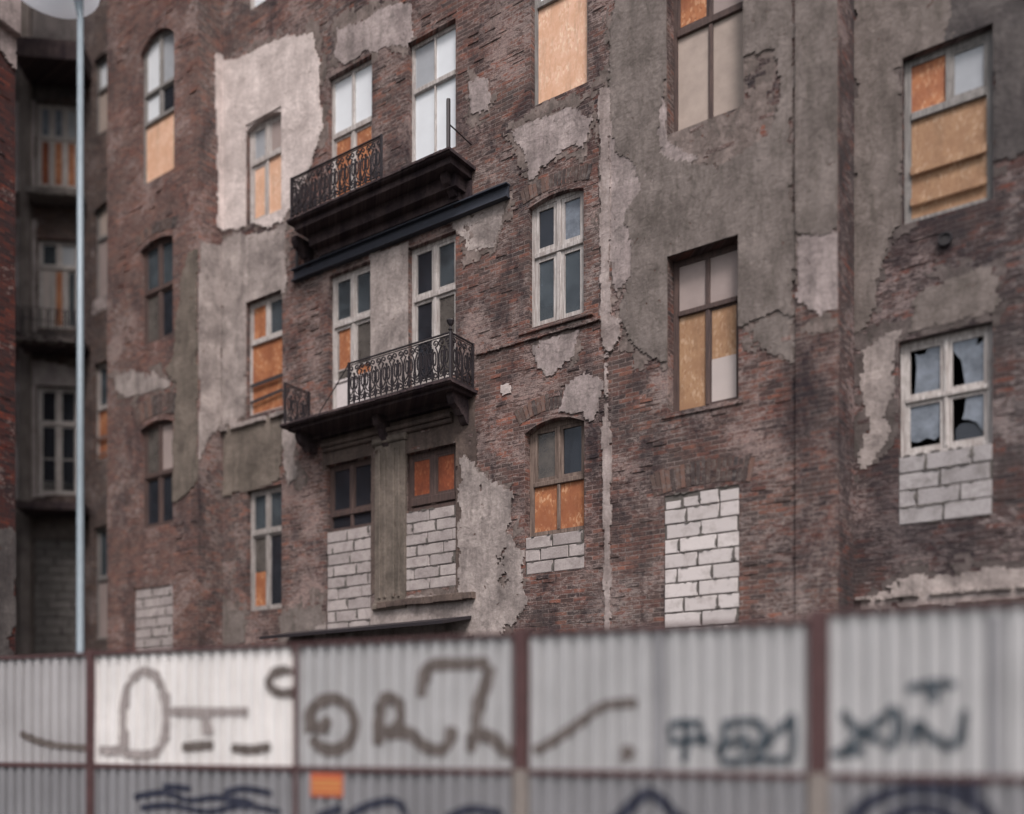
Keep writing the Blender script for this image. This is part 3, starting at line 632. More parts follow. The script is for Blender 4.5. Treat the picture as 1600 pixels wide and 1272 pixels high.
pA(PL_GREY, [(1420,470),(1450,440),(1545,420),(1555,440),(1552,490),(1530,500),(1420,520)], d=DR, ops=OR, seed=62, amp=.15, th=.02, flake=.15)
pA(PL_PATCHY, [(1340,940),(1400,905),(1620,880),(1620,935),(1340,965)], d=DR, ops=OR, seed=63, amp=.15, th=.03, flake=.16)
# ledges
def strip(pts, d, h, proud, mat, name, label=None, parent=None, n=24, gap=.12):
    (x0, y0), (x1, y1) = pts; ua, ub = FA.U(x0, d), FA.U(x1, d); z = FA.H(x0, y0, d); mb = MB(); rg = random.Random(int(x0))
    for i in range(n):
        a, b = ua+(ub-ua)*i/n, ua+(ub-ua)*(i+1)/n
        if rg.random() < gap: continue
        mb.bbox(a+.001, b-.001, d-proud-rg.uniform(0,.02), d+.05, z-h-rg.uniform(0,.02), z+rg.uniform(-.01,.015), .008)
    return mb.build(name, mat, parent or TL, label)
strip(((1338, 935), (1700, 905)), DR, .045, .07, PL_PATCHY, 'ledge', 'broken pale ledge on the set back wall', n=40)
strip(((1338, 955), (1700, 930)), DR, .06, .14, RUST, 'ledge', n=30)
strip(((745, 552), (940, 495)), 0, .05, .045, BR_A, 'ledge', n=30, gap=0)
strip(((342, 672), (450, 640)), 0, .09, .09, PL_PATCHY, 'ledge', 'crumbling plaster ledge under the boarded window', n=14)
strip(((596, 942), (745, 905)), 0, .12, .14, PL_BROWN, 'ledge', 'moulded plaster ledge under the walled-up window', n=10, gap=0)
mb = MB(); ua, ub = FA.U(455, 0), FA.U(738, 0); zc = FA.H(600, 976, 0)
mb.add([(ua,-.9,zc-.16),(ub,-.9,zc-.16),(ub,.0,zc+.02),(ua,.0,zc+.02),(ua,-.9,zc-.22),(ub,-.9,zc-.22),(ub,.0,zc-.04),(ua,.0,zc-.04)],[(0,1,2,3),(4,7,6,5),(0,4,5,1),(1,5,6,2),(2,6,7,3),(3,7,4,0)])
mb.build('canopy', IRON, TL, 'low black canopy just above the fence')
# vent pipe with a dark disc for its hole
def ring(parent, uc, zc, d, r, mat):
    m = MB(); k = 16
    for i in range(k):
        a, b = 2*math.pi*i/k, 2*math.pi*(i+1)/k
        def q(rr, an, y): return (uc+math.cos(an)*rr, y, zc+math.sin(an)*rr)
        m.add([q(r,a,d-.07),q(r,b,d-.07),q(r*.8,b,d-.07),q(r*.8,a,d-.07),q(r,a,d+.02),q(r,b,d+.02),q(r*.8,a,d+.0-.005),q(r*.8,b,d-.005)],[(0,1,2,3),(0,4,5,1),(3,2,7,6)])
    return m.build('vent_pipe', mat, parent)
ring(TL, FA.U(1478, DR), FA.H(1478, 375, DR), DR, .1, IRON)
mb = MB(); uc, zc = FA.U(1478, DR), FA.H(1478, 375, DR)
mb.tube([(uc, DR-.045, zc), (uc, DR-.035, zc)], .085, 14); mb.build('vent_dark_disc', INT, TL)  # dark disc stands in for the shade inside the pipe

# windows
def w(k, rows, **kw):
    o, d = A[k]; return window(TL, o, d, rows, **kw)
def part_of(o, f0, f1): u0, u1, z0, z1 = o; return (u0, u1, z0+(z1-z0)*f0, z0+(z1-z0)*f1)
w('a1', [(1, ['film', 'dark']), (1.5, ['cloth!', 'dark'])], fm=GREYW, label='upper recess window with a hanging sash')
w('a2', [(1, ['cloth', 'osbt']), (2, ['card!', 'card!'])], fm=GREYW, label='recess window closed with a dirty board')
w('a3', [(1.1, ['glass', 'glass']), (1.3, ['osb!'])], fm=WHITE, planks=((.2,.09,.02),(.03,.06,.03)), label='recess window boarded orange in its lower half')
w('a4', [(1.1, ['glass', 'dusty']), (1.3, ['card!'])], fm=GREYW, label='lowest recess window, hazy panes over a grey board')
spandrel(TL, A['a2'][0], DLL, .14, BR_W)
w('b0', [(1, ['glass', 'glass'])], fm=GREYW)
w('b1', [(.95, ['film', 'frost']), (.55, ['film', 'dark']), (1.1, ['osbp!'])], fm=GREYW, sw=.04, label='narrow window with white panes over a pale board')
spandrel(TL, A['b1'][0], DL, .32, BR_L)
w('b2', [(1, ['glass', 'glass']), (1.1, ['dusty', 'dark'])], fm=BROWN, label='brown window with four grey panes', sw=.05)
spandrel(TL, A['b2'][0], DL, .13, BR_L); lintel(TL, A['b2'][0], DL, seed=2, proud=.004)
w('b3', [(1.1, ['dusty', 'card']), (1.1, ['dark', 'dark'])], fm=BROWN, label='brown window with a white board in one pane')
spandrel(TL, A['b3'][0], DL, .13, BR_L); lintel(TL, A['b3'][0], DL, seed=3, height=.5)
blocks(TL, A['b4'][0], DL, seed=1, bh=.25); 
w('c0', [(1, ['film', 'glass'])], fm=WHITE)
w('c1', [(.75, ['frost', 'card']), (1.2, ['osbp', 'osbp!'])], fm=WHITE, sw=.075, label='white window with pale orange boards in pale plaster')
w('c2', [(.85, ['osb', 'glass']), (1.5, ['osb!'])], fm=WHITE, tr=None if False else None) if False else w('c2', [(.8, ['osb', 'glass'], 0, .1), (1.5, ['osb!'])], fm=WHITE, planks=((.24,.085,.04),(.09,.07,.09)), plankmat=DARKW, label='white framed window boarded with orange chipboard and two planks')
w('c3', [(.8, ['glass', 'glass'], 0, .1), (1.5, ['halfg', 'dark'])], fm=GREYW2, label='white window with an orange board at its foot')
spandrel(TL, A['c1'][0], 0, .12, PL_LIGHT)
w('d1', [(1.0, ['film!', 'film!'], 0, .12), (1.2, ['osb', 'osb'], 1)], fm=WHITE, label='upper balcony door with white panes over orange boards', sw=.05)
dw = w('d2', [(1, ['glass', 'glass'], 0, .1), (1.9, ['osbtop', 'halfg'], 1)], fm=WHITE, label='white balcony door with orange boards behind its panes', sw=.06)
o, d = A['d2']; mb = MB(); uu0, uu1, zz0 = o[0]+.1, o[1]-.1, o[2]+.08
for k in range(2):
    a = uu0+(uu1-uu0)*k/2+.02; b = uu0+(uu1-uu0)*(k+1)/2-.02; mb.bbox(a, b, .088, .16, zz0+.02, zz0+.62, .02); mb.bbox(a-.01, b+.01, .066, .12, zz0+.63, zz0+.69, .01)
mb.build('door_panel', flat_mat('door_white', (.62,.57,.57), .6, .25, 9), dw)
o3, _ = A['d3']; top = (o3[0], o3[1], FA.H(510, 832), o3[3]); bot = (o3[0], o3[1], o3[2], FA.H(510, 832))
window(TL, top, 0, [(1, ['dark', 'dark'], 0, .1), (.3, ['dark!', 'dark!'])], fm=BROWN, label='dark brown window above the taller block wall under the balcony')
blocks(TL, bot, 0, seed=2, label='tall pale block wall closing the left door under the balcony')
w('e1', [(.8, ['frost!', 'film!'], 0, .1), (1.3, ['film!', 'film!'])], fm=WHITE, label='upper balcony window with panes coloured white for the reflected sky', mull=.03)
w('e2', [(.75, ['dark', 'glass'], 0, .1), (1.3, ['dark', 'dusty'], 1)], fm=WHITE, label='tall white balcony window with dark panes', sw=.055)
o3, _ = A['e3']; zm = FA.H(632, 802); top = (o3[0], o3[1], zm, o3[3]); bot = (o3[0], o3[1], o3[2], zm)
window(TL, top, 0, [(1, ['osbr', 'osbr'], 0, .16), (.12, ['dark!', 'dark!'])], fm=BROWN, fw=.1, mull=.12, sw=.05, label='brown window with two red orange boards under the balcony')
blocks(TL, bot, 0, seed=3, back=.0, label='pale block wall under the red orange boards')
w('f0', [(1, ['glass', 'glass'])], fm=GREYW)
w('f1', [(.5, ['film', 'frost']), (1.6, ['osbp!'])], fm=GREYW, label='window wholly covered by a pale peach board')
w('f2', [(.9, ['dark', 'sky'], 0, .09), (1.3, ['glass', 'glass'])], fm=WHITE, sw=.075, mull=.09, label='white six pane window with grey blue glass')
spandrel(TL, A['f2'][0], 0, .1, BR_A); lintel(TL, A['f2'][0], 0, seed=5, rise=.1, proud=.003)
o3, _ = A['f3']; zm = FA.H(820, 840); top = (o3[0], o3[1], zm, o3[3]); bot = (o3[0], o3[1], o3[2], zm)
window(TL, top, 0, [(1.15, ['dusty', 'dark'], 0, .09), (1.0, ['osb!', 'osb!'])], fm=BROWN2, sw=.06, mull=.06, fw=.1, back=.16, label='weathered brown arched window with orange boards below dusty glass')
spandrel(TL, A['f3'][0], 0, .17, BR_A); lintel(TL, A['f3'][0], 0, seed=6, rise=.17, height=.3)
blocks(TL, bot, 0, seed=4, back=.01, bh=.235, label='three courses of pale blocks under the arched window')
sill(TL, A['f2'][0], 0, BR_L, over=.2, proud=.05); sill(TL, A['g2'][0], 0, BR_A, proud=.03)
w('g1', [(.9, ['osb', 'card!'], 0, .12), (1.5, ['cloth!', 'cloth!'])], fm=BROWN, back=.26, label='brown window hung with dusty pale cloth')
w('g2', [(.8, ['card!', 'card!'], 0, .09), (1.6, ['osbt!', 'half'])], fm=BROWN, fw=.1, sw=.03, back=.22, label='tall brown window with tan boards and one white board')
blocks(TL, A['g3'][0], 0, seed=5, back=.0, ragged=True, mat=BLOCK, label='tall panel of bright pale blocks right of the plaster strip')
lintel(TL, A['g3'][0], 0, seed=7, rise=.09, height=.40, over=.2, label='wide arch of upright bricks over the bright blocks')
w('h1', [(.75, ['osb!', 'frost'], 0, .12), (1.5, ['osbt!'])], fm=GREYW, fw=.1, planks=((.28,.13,.0),(.08,.11,.0)), plankmat=OSB_TAN, label='wide window boarded in tan chipboard at the upper right')
o3, _ = A['h2']; zm = FA.H(1404, 715, DR); top = (o3[0], o3[1], zm, o3[3]); bot = (o3[0], o3[1], o3[2], zm)
window(TL, top, DR, [(1.25, ['shardA', 'shardB'], 0, .07), (1.2, ['shardC', 'shardD'])], fm=WHITE, sw=.055, fw=.08, mull=.06, back=.12, label='white window with four broken sky blue panes')
blocks(TL, bot, DR, seed=6, back=-.01, bh=.235, mat=BLOCKG, label='four courses of pale blocks under the broken window')

# plaster pilaster between the two doors below the balcony, with mouldings
ua, ub = FA.U(583, -.1), FA.U(630, -.1); zt, zb = FA.H(583, 700), FA.H(583, 945)
mb = MB(); mb.bbox(ua, ub, -.06, .02, zb, zt, .01)
for k in (.18, .36, .64, .82): 
    x = ua+(ub-ua)*k; mb.bbox(x-.03, x+.03, -.095, -.061, zb+.1, zt-.12, .012)
mb.bbox(ua-.05, ub+.05, -.12, .02, zt+.001, zt+.14, .03); mb.bbox(ua-.04, ub+.04, -.11, .02, zb-.14, zb-.001, .03)
mb.build('pilaster', PL_GREEN, TL, 'moss grey plaster pilaster under the balcony')

# ------------------------------------------------------------------ balconies
def spiral(cx, cz, r, a0, turns, sgn=1, k=16):
    return [(cx+math.cos(a0+sgn*2*math.pi*turns*i/k)*r*(1-.82*i/k), cz+math.sin(a0+sgn*2*math.pi*turns*i/k)*r*(1-.82*i/k)) for i in range(k+1)]
def rail_unit(p, H):
    C = []; h = p/2
    for s in (-1, 1):
        C.append([(s*(x), z) for x, z in spiral(h*.52, .16, .075, math.pi*.5, 1.35, -1)])           # foot scroll
        C.append([(s*h*.52, .235), (s*h*.2, .30), (s*h*.12, .38), (s*h*.2, .46)])
        C.append([(s*(h*.36+.035*math.cos(t)), .47+.13*math.sin(t)) for t in [2*math.pi*i/12 for i in range(13)]])  # long loop
        C.append([(s*(x), z) for x, z in spiral(h*.5, H-.13, .072, -math.pi*.5, 1.3, 1)])            # head scroll
        C.append([(s*h*.5, H-.20), (s*h*.75, H-.26), (s*h*.9, H-.34), (s*h*.92, .36), (s*h*.8, .27), (s*h*.95, .2), (s*h*.98, .08)])
    C.append([(0, .05), (.0, .3)]); C.append([(0, .40), (0, .62)])
    C.append([(.028*math.cos(t), .16+.075*math.sin(t)) for t in [2*math.pi*i/10 for i in range(11)]])
    C.append([(.02*math.cos(t), .64+.02*math.sin(t)) for t in [2*math.pi*i/6 for i in range(7)]])
    return C
def railing(parent, p0, p1, z, H=.88, pitch=.3, name='railing', label=None, mat=IRON, posts=(True, True), top=True):
    p0 = Vector(p0); p1 = Vector(p1); L = (p1-p0).length; t = (p1-p0)/L; n = max(1, round(L/pitch)); p = L/n; mb = MB()
    at = lambda s, h: (p0.x+t.x*s, p0.y+t.y*s, z+h)
    if top: mb.tube([at(0, H), at(L, H)], .018, 4, h=.011)
    mb.tube([at(0, .045), at(L, .045)], .011, 4); mb.tube([at(0, H-.045), at(L, H-.045)], .008, 4)
    U = rail_unit(p, H)
    for i in range(n):
        s = p*(i+.5)
        for c in U: mb.tube([at(s+x, h) for x, h in c], .0100, 4)
        if i: mb.tube([at(p*i, .0), at(p*i, .3)], .007, 4)
    for k, f in enumerate(posts):
        if f: mb.tube([at(L*k, 0), at(L*k, H+.02)], .02, 4)
    return mb.build(name, mat, parent, label)
def console(mb, u, z, w, proj, h):
    """scrolled stone bracket: profile in y,z, swept along u"""
    P = [(0.02, z), (-proj, z), (-proj, z-.10), (-proj*.88, z-.2), (-proj*.62, z-.26), (-proj*.45, z-.36), (-proj*.34, z-h*.7), (-proj*.2, z-h*.92), (-proj*.08, z-h), (.02, z-h)]
    n = len(P); mb.add([(u-w/2, y, q) for y, q in P]+[(u+w/2, y, q) for y, q in P],
        [tuple(range(n)), tuple(range(2*n-1, n-1, -1))]+[(i, n+i, n+(i+1) % n, (i+1) % n) for i in range(n)])
def balcony(xl, xr, yl, label, d=BD, cove=False):
    u0, u1 = FA.U(xl, d), FA.U(xr, d); z = FA.H(xl, yl, d); mb = MB()
    mb.bbox(u0, u1, d, .02, z+.03, z+.09, .012)
    if cove: mb.box(u0+.10, u1-.10, d+.12, .02, z-.10, z+.029); mb.box(u0+.22, u1-.22, d+.42, .02, z-.34, z-.101); mb.box(u0+.3, u1-.3, d+.62, .02, z-.50, z-.341)
    else: mb.box(u0+.10, u1-.10, d+.12, .02, z-.03, z+.029); mb.box(u0+.25, u1-.25, d+.62, .02, z-.12, z-.031); mb.box(u0+.3, u1-.3, d+.78, .02, z-.2, z-.121)
    rg = random.Random(3); k = 22
    for i in range(k):                                     # crumbling lip
        a = u0+(u1-u0)*i/k; mb.bbox(a, a+(u1-u0)/k*.96, d-.02-rg.uniform(0,.015), d+.02, z+.05+rg.uniform(0,.01), z+.10+rg.uniform(0,.012), .006)
    b = mb.build('balcony', STONE, TL, label); return b, u0, u1, z
# lower balcony
b1, u0, u1, zb = balcony(438, 706, 671, 'dark stone balcony with a broken scrollwork railing')
zt = zb+.1; yf = BD+.06
uG = FA.U(545, yf); 
railing(b1, (uG, yf, 0), (u1-.08, yf, 0), zt, label='ornate black scrollwork railing along the front')
railing(b1, (u1-.08, yf+.02, 0), (u1-.08, -.04, 0), zt, label='scrollwork railing at the right end')
railing(b1, (u0+.08, yf, 0), (u0+.08, -.04, 0), zt, label='short scrollwork railing at the left end')
mb = MB(); mb.tube([(uG, yf, zt+.88), (uG-.35, yf, zt+.52), (FA.U(500, yf), yf+.02, zt+.1), (FA.U(494, yf), yf+.03, zt+.0)], .011, 5)
mb.build('rail_bar', IRON, b1, 'loose rail bent down to the slab')
mb = MB(); ux = u1-.08; mb.tube([(ux, yf, zt), (ux, yf, zt+.9)], .028, 6)
prof = [(.0,.026),(.03,.045),(.05,.02),(.09,.02),(.13,.05),(.19,.075),(.21,.07),(.215,.01)]
mb.tube([(ux, yf, zt+.9+h) for h, r in prof], [r for h, r in prof], 10); mb.build('post', IRON, b1, 'corner post with a cup shaped finial')
mb = MB(); console(mb, FA.U(492, 0), zb-.03, .16, .5, .36); mb.build('bracket', STONE, b1)
mb = MB(); console(mb, FA.U(606, 0), zb-.03, .15, .4, .6); mb.build('bracket', STONE, b1)
mb = MB(); console(mb, FA.U(728, 0), zb-.03, .16, .5, .5); mb.build('bracket', STONE, b1)
mb = MB(); ua, ub = FA.U(497, 0), FA.U(722, 0)
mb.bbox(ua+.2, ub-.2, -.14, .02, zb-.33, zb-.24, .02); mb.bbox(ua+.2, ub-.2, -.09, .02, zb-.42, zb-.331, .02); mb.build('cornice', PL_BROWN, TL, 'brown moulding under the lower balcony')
# upper balcony
b2, v0, v1, zu = balcony(448, 704, 352, 'dark upper balcony with only part of its railing left', cove=True)
zt2 = zu+.1
railing(b2, (v0+.08, yf, 0), (FA.U(596, yf), yf, 0), zt2, label='scrollwork railing along the left half')
railing(b2, (v0+.08, yf+.02, 0), (v0+.08, -.04, 0), zt2)
mb = MB(); mb.tube([(v1-.1, yf, zt2), (v1-.1, yf, zt2+.95)], .04, 6); mb.tube([(v1-.1, yf, zt2+.5), (v1-.1, -.02, zt2+.45)], .014, 5); mb.build('post', IRON, b2)
for x in (486, 718):
    mb = MB(); console(mb, FA.U(x, 0), zu-.08, .16, .5, .5); mb.build('bracket', STONE, b2)
ua, ub = FA.U(455, -.12), FA.U(792, -.12); zz = FA.H(455, 440, -.12)
mb = MB(); mb.box(ua, ub, -.14, .01, zz, zz+.025); mb.box(ua, ub, -.14, .01, zz+.24, zz+.265); mb.box(ua+.01, ub-.01, -.06, -.02, zz+.025, zz+.24)
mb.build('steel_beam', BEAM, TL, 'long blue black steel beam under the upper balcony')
mb = MB(); mb.tube([(FA.U(464,-.1), -.1, zz+.27), (FA.U(464,-.1), -.1, zu-.1)], .035, 8); mb.build('pipe', IRON, TL)
mb = MB(); ua2 = FA.U(500, 0); mb.box(ua2, ub-.9, -.05, .015, zz+.28, zu-.14); mb.build('shade_panel', STONE, TL, 'dark panel for the shaded wall between the steel beam and the upper balcony')  # dark sheet over the brick, the balcony's shade put into its colour

# ================================================================== the wing across the courtyard corner
cw = (FA.X(ULLl, DLL), FA.Y(ULLl, DLL))
FW = Frame(cw, (.982, .12))
WG = thing('courtyard_wing', 'narrow dark end wing in the far left corner with crumbling balconies and white french windows', 'building', (cw[0], cw[1], 0), FW.rz)
WO = {}
def wop(k, x0, x1, yt, yb): WO[k] = rect(FW, 0, x0, x1, yt, yb); return WO[k]
wop('w1', 56, 122, 158, 290); wop('w2', 58, 122, 372, 512); wop('w3', 57, 122, 602, 772); wop('w4', 52, 122, 842, 1100)
wl, wr = FW.U(-60, 0), -.02
wall('wall', BR_W, WG, wl, wr, -.1, 27, list(WO.values()), seed=21, bricks=.05); room(WG, wl+.01, wr-.01, -.1, 27, 0)
def PW(pts, d=0): return [(FW.U(x, d), FW.H(x, y, d)) for x, y in pts]
for q, (mt, pts) in enumerate([(PL_DARK, [(24,20),(125,10),(126,150),(24,160)]), (PL_WING, [(24,160),(56,160),(56,300),(24,300)]), (PL_WING, [(24,340),(57,345),(57,520),(24,520)]), (PL_WING, [(26,560),(126,575),(126,770),(24,780)]), (PL_GREY, [(24,790),(126,795),(126,1060),(24,1060)])]):
    patch(WG, mt, PW(pts), ops=list(WO.values()), seed=70+q, amp=.08, th=.03, clip=(wl, wr))
mb = MB(); mb.bbox(FW.U(30, -.2), FW.U(46, -.2), -.2, .02, -.1, 27, .02); mb.build('pilaster', PL_GREY, WG)
window(WG, WO['w1'], 0, [(.6, ['sky', 'sky', 'frost']), (.9, ['osbr', 'osb', 'osb']), ], fm=WHITE, fw=.07, label='top window with red orange boards')
window(WG, WO['w2'], 0, [(.45, ['glass', 'frost']), (1.1, ['board', 'osb', 'glass'])], fm=WHITE, label='balcony door with one white and one orange board')
window(WG, WO['w3'], 0, [(.8, ['dark', 'dark'], 0, .06), (1.6, ['dark', 'dark'], 1)], fm=WHITE, sw=.05, label='french window with dark panes')
mb = MB(); o = WO['w3']; mb.bbox(o[0]+.1, o[1]-.1, .15, .19, o[2]+.02, o[2]+.42, .02); mb.build('door_panel', GREYW, WG)
blocks(WG, WO['w4'], 0, seed=9, back=.05, mat=BLOCKD, mm=PL_DARK, label='grey block wall closing the archway of the wing')
WBD = -1.0
def wslab(x0, x1, y, mat, label, rub=False, th=.14, d=WBD):
    u0, u1 = FW.U(x0, d), FW.U(x1, d); z = FW.H((x0+x1)/2, y, d); mb = MB(); mb.bbox(u0, u1, d, .02, z, z+th, .02)
    b = mb.build('balcony', mat, WG, label)
    if rub:
        m2 = MB(); rg = random.Random(5)
        for i in range(260):
            x = rg.uniform(u0, u1-.1); yy = rg.uniform(d-.06, d+.25); s = rg.uniform(.03, .12); h = rg.uniform(-.03, .12)
            m2.bbox(x, x+s, yy, yy+s*.8, z+h, z+h+s*rg.uniform(.3,.7), s*.12)
        m2.build('rubble', RUBBLE, b, 'broken edge of the slab')
    return b, u0, u1, z
bw1, s0, s1, sz = wslab(20, 128, 533, STONE, 'crumbling balcony of the wing under the door with a white board', True)
def simple_rail(parent, u0, u1, y0, z, H=.8):
    mb = MB(); mb.tube([(u0, y0, z+H), ((u0+u1)/2, y0, z+H-.06), (u1, y0, z+H-.1)], .012, 5); mb.tube([(u0, y0, z+.1), (u1, y0, z+.06)], .01, 5); mb.tube([(u0, y0, z+H*.6), (u1, y0, z+H*.45)], .008, 4)
    n = int((u1-u0)/.11)
    for i in range(n+1):
        u = u0+(u1-u0)*i/n; mb.tube([(u, y0, z), (u+.03*math.sin(i*3.), y0, z+H-.08)], .015, 4)
    mb.tube([(u0, y0, z+H), (u0, -.02, z+H)], .012, 5)
    for i in range(8): mb.tube([(u0, y0*(i+.5)/8, z), (u0, y0*(i+.5)/8, z+H)], .006, 4)
    mb.build('railing', IRON, parent)
simple_rail(bw1, s0+.05, s1-.05, WBD+.05, sz+.14)
bw2, *_ = wslab(40, 128, 304, RUBBLE, 'upper slab of the wing', True, th=.2, d=-.6)
bw3, *_ = wslab(24, 128, 796, STONE, 'lowest balcony slab of the wing', False, th=.22)
mb = MB(); mb.box(FW.U(20, -1.2), FW.U(128, -1.2), -1.2, .02, FW.H(75, 90, -1.2), FW.H(75, 90, -1.2)+.5); mb.build('roof_slab', STONE, WG)

# ================================================================== neighbour at the left edge
nY = 22.0; nP = ((24-CX)/F*nY, nY)
FN = Frame(nP, (.42, .907))
NB = thing('neighbouring_house', 'dark red brick house whose side just enters the photograph at the left edge', 'building', (nP[0], nP[1], 0), FN.rz)
wall('wall', BR_N, NB, -9, 0, -.1, 26, [], seed=25, bricks=.12, cell=.2)
mb = MB(); mb.add([(0,0,-.1),(0,0,26),(0,6,26),(0,6,-.1)], [(0,1,2,3)]); mb.build('wall', BR_N, NB)
patch(NB, PL_PINK, [(-4, FN.H(22, 20)), (-.02, FN.H(22, 20)), (-.02, FN.H(22, 105)), (-1.2, FN.H(22, 75)), (-4, FN.H(22, 60))], seed=80, amp=.15, th=.05, clip=(-9, -.002), label='pale plaster at the top of the wall')
patch(NB, PL_DARK, [(-9, -.1), (-.02, -.1), (-.02, FN.H(22, 850)), (-1.2, FN.H(22, 760)), (-9, FN.H(22, 700))], seed=81, amp=.3, th=.03, clip=(-9, -.002))
mb = MB(); mb.bbox(-1.0, .0, -.22, .02, FN.H(22, 60), FN.H(22, 20)+1.5, .03); mb.build('cornice', PL_PINK, NB)

# ================================================================== street lamp behind the fence
lz = 14.6; lx = (125.5-CX)/F*lz
SL = thing('street_lamp', 'tall pale grey street lamp whose wide round head meets the top left corner', 'street lamp', (lx, lz, 0))
mb = MB(); mb.tube([(0,0,0),(0,0,1.2),(0,0,1.25),(0,0,6),(0,0,13.0)], [.10,.10,.065,.055,.045], 14); mb.build('pole', POLE, SL, smooth=True)
mb = MB(); prof = [(0,.06),(.02,.3),(.07,.5),(.13,.62),(.18,.66),(.24,.66)]
hz = EYE+(HY+4)/F*lz
mb.tube([(-.42, 0, hz+h) for h, r in prof], [r for h, r in prof], 28); mb.build('lamp_bowl', LAMP, SL, 'round pale bowl seen from below', smooth=True)
mb = MB(); prof_ = [(.245,.16),(.3,.2),(.36,.2),(.42,.1),(.44,.02)]
mb.tube([(-.42, 0, hz+h) for h, r in prof_], [r for h, r in prof_], 28); mb.build('lamp_housing', LAMPH, SL, smooth=True)
mb = MB(); mb.tube([(0,0,hz-.3),(-.05,0,hz-.02),(-.3,0,hz+.5)], .05, 8); mb.build('arm', POLE, SL)

# ================================================================== the corrugated fence
FF = Frame((1.64, 10.0), (3550, -1524))
FE = thing('metal_fence', 'grey corrugated sheet metal fence on dark red steel posts, covered in graffiti', 'fence', (1.64, 10.0, 0), FF.rz)
def sheet_mat(name, c):
    m, n, b = newmat(name); tc = N(n, 'TexCoord'); v = tc.outputs['Object']
    col = mix(n, ramp(n, noi(n, v, .9, 5, .6), [(.35,0.0),(.65,1.0)]), c, tuple(x*.82 for x in c))
    col = mix(n, ramp(n, noi(n, scaled(n, v, (6,6,.5)), 2, 6, .7), [(.5,0.0),(.75,.45)]), col, tuple(x*.6 for x in c))
    col = mix(n, ramp(n, noi(n, v, 6, 6, .75), [(.62,0.0),(.72,.4)]), col, (.16,.12,.10))
    n.links.new(col, b.inputs['Base Color']); b.inputs['Roughness'].default_value = .5; b.inputs['Metallic'].default_value = .15; return m
SH = sheet_mat('sheet_grey', (.43,.43,.44)); SHW = sheet_mat('sheet_white', (.80,.78,.77)); SHG = sheet_mat('sheet_pale', (.42,.41,.42)); SHL = sheet_mat('sheet_lower', (.25,.25,.265))
POST = flat_mat('red_lead_paint', (.07,.033,.034), .8, .6, 7); POSTG = flat_mat('bare_post_foot', (.20,.175,.16), .8, .4, 6)
PIT = .172; DEP = .052
def prof(u):
    t = (u/PIT) % 1.0
    if t < .60: return -DEP
    if t < .64: return -DEP+DEP*(t-.60)/.04
    if t < .94: return 0
    return -DEP*(t-.94)/.06
def dent(u, z): return .016*float(fbm(np.array([u*.9]), np.array([z*.8]), 91, 2)[0])
def ucuts(a, b):
    xs = [a, b]; k = math.floor(a/PIT)
    while k*PIT < b:
        for t in (0, .60, .64, .94):
            x = (k+t)*PIT
            if a+1e-4 < x < b-1e-4: xs.append(x)
        k += 1
    return sorted(xs)
def sheet(a, b, z0, z1, mat, label=None, off=0):
    xs = ucuts(a, b); mb = MB(); v = []; K = 12; f = []
    for x in xs:
        for q in range(K+1):
            z = z0+(z1-z0)*q/K; v.append((x, prof(x)+dent(x, z)+off, z))
    for i in range(len(xs)-1):
        for q in range(K): k = i*(K+1)+q; f.append((k, k+K+1, k+K+2, k+1))
    mb.add(v, f); return mb.build('corrugated_panel', mat, FE, label)
bx = [-260, 148, 468, 818, 1280, 1800]; ub_ = [FF.U(x) for x in bx]
zR = FF.H(1050, 1209); zT = FF.H(1050, 981); zT4 = zT+.07
print('fence', ub_, zR, zT)
mats = [SHG, SHW, SH, SH, SH]; labs = ['dull sheet panel at the far left', 'brightest, almost white sheet panel', 'grey sheet panel with large round graffiti letters', 'grey sheet panel with a rising grey stroke and dark letters', 'grey sheet panel at the right with dark angular letters']
panels = []
for i in range(5):
    t = zT4 if i == 4 else zT
    panels.append(sheet(ub_[i]+.002, ub_[i+1]-.002, zR+.03, t, mats[i], labs[i]))
lowers = [sheet(ub_[i]+.002, ub_[i+1]-.002, .12, zR-.03, SHL) for i in range(5)]
for i in range(5):
    t = (zT4 if i == 4 else zT)
    mb = MB(); mb.box(ub_[i]+.05, ub_[i+1]-.05, -.085, .03, t-.02, t+.02); mb.build('top_rail', POST, FE)
    mb = MB(); mb.box(ub_[i]+.05, ub_[i+1]-.05, -.075, .03, zR-.028, zR+.028); mb.build('middle_rail', POST, FE)
for i, x in enumerate(bx[1:5]):
    u = ub_[i+1]; wv = [.055, .022, .078, .088][i]
    top = zT+[.05, .02, .06, .10][i]
    mb = MB(); mb.box(u-wv, u+wv, -.10, .03, zR+.03 if i in (2, 3) else .0, top)
    mb.box(u-wv*.35, u+wv*.35, -.112, -.1005, zR+.05, top-.05); mb.build('post', POST, FE)
    if i in (2, 3):
        mb = MB(); mb.box(u-wv*1.02, u+wv*1.02, -.103, .032, 0, zR+.029); mb.build('post_foot', POSTG, FE, 'bare grey foot of the post')
for i, x in ((3, 1036), (4, 1545)):
    u = round(FF.U(x)/PIT)*PIT; mb = MB(); zz = zT
    vs = [(uu, prof(uu+1e-4)-.003+dent(uu, z), z) for z in [zR+.04+(zz-.03-zR-.04)*q/12 for q in range(13)] for uu in (u-.02, u, u+PIT*.6, u+PIT*.63)]
    mb.add(vs, [(q*4+c, q*4+c+1, q*4+c+5, q*4+c+4) for q in range(12) for c in range(3)]); mb.build('sheet_seam', SHL if i != 2 else SH, FE)
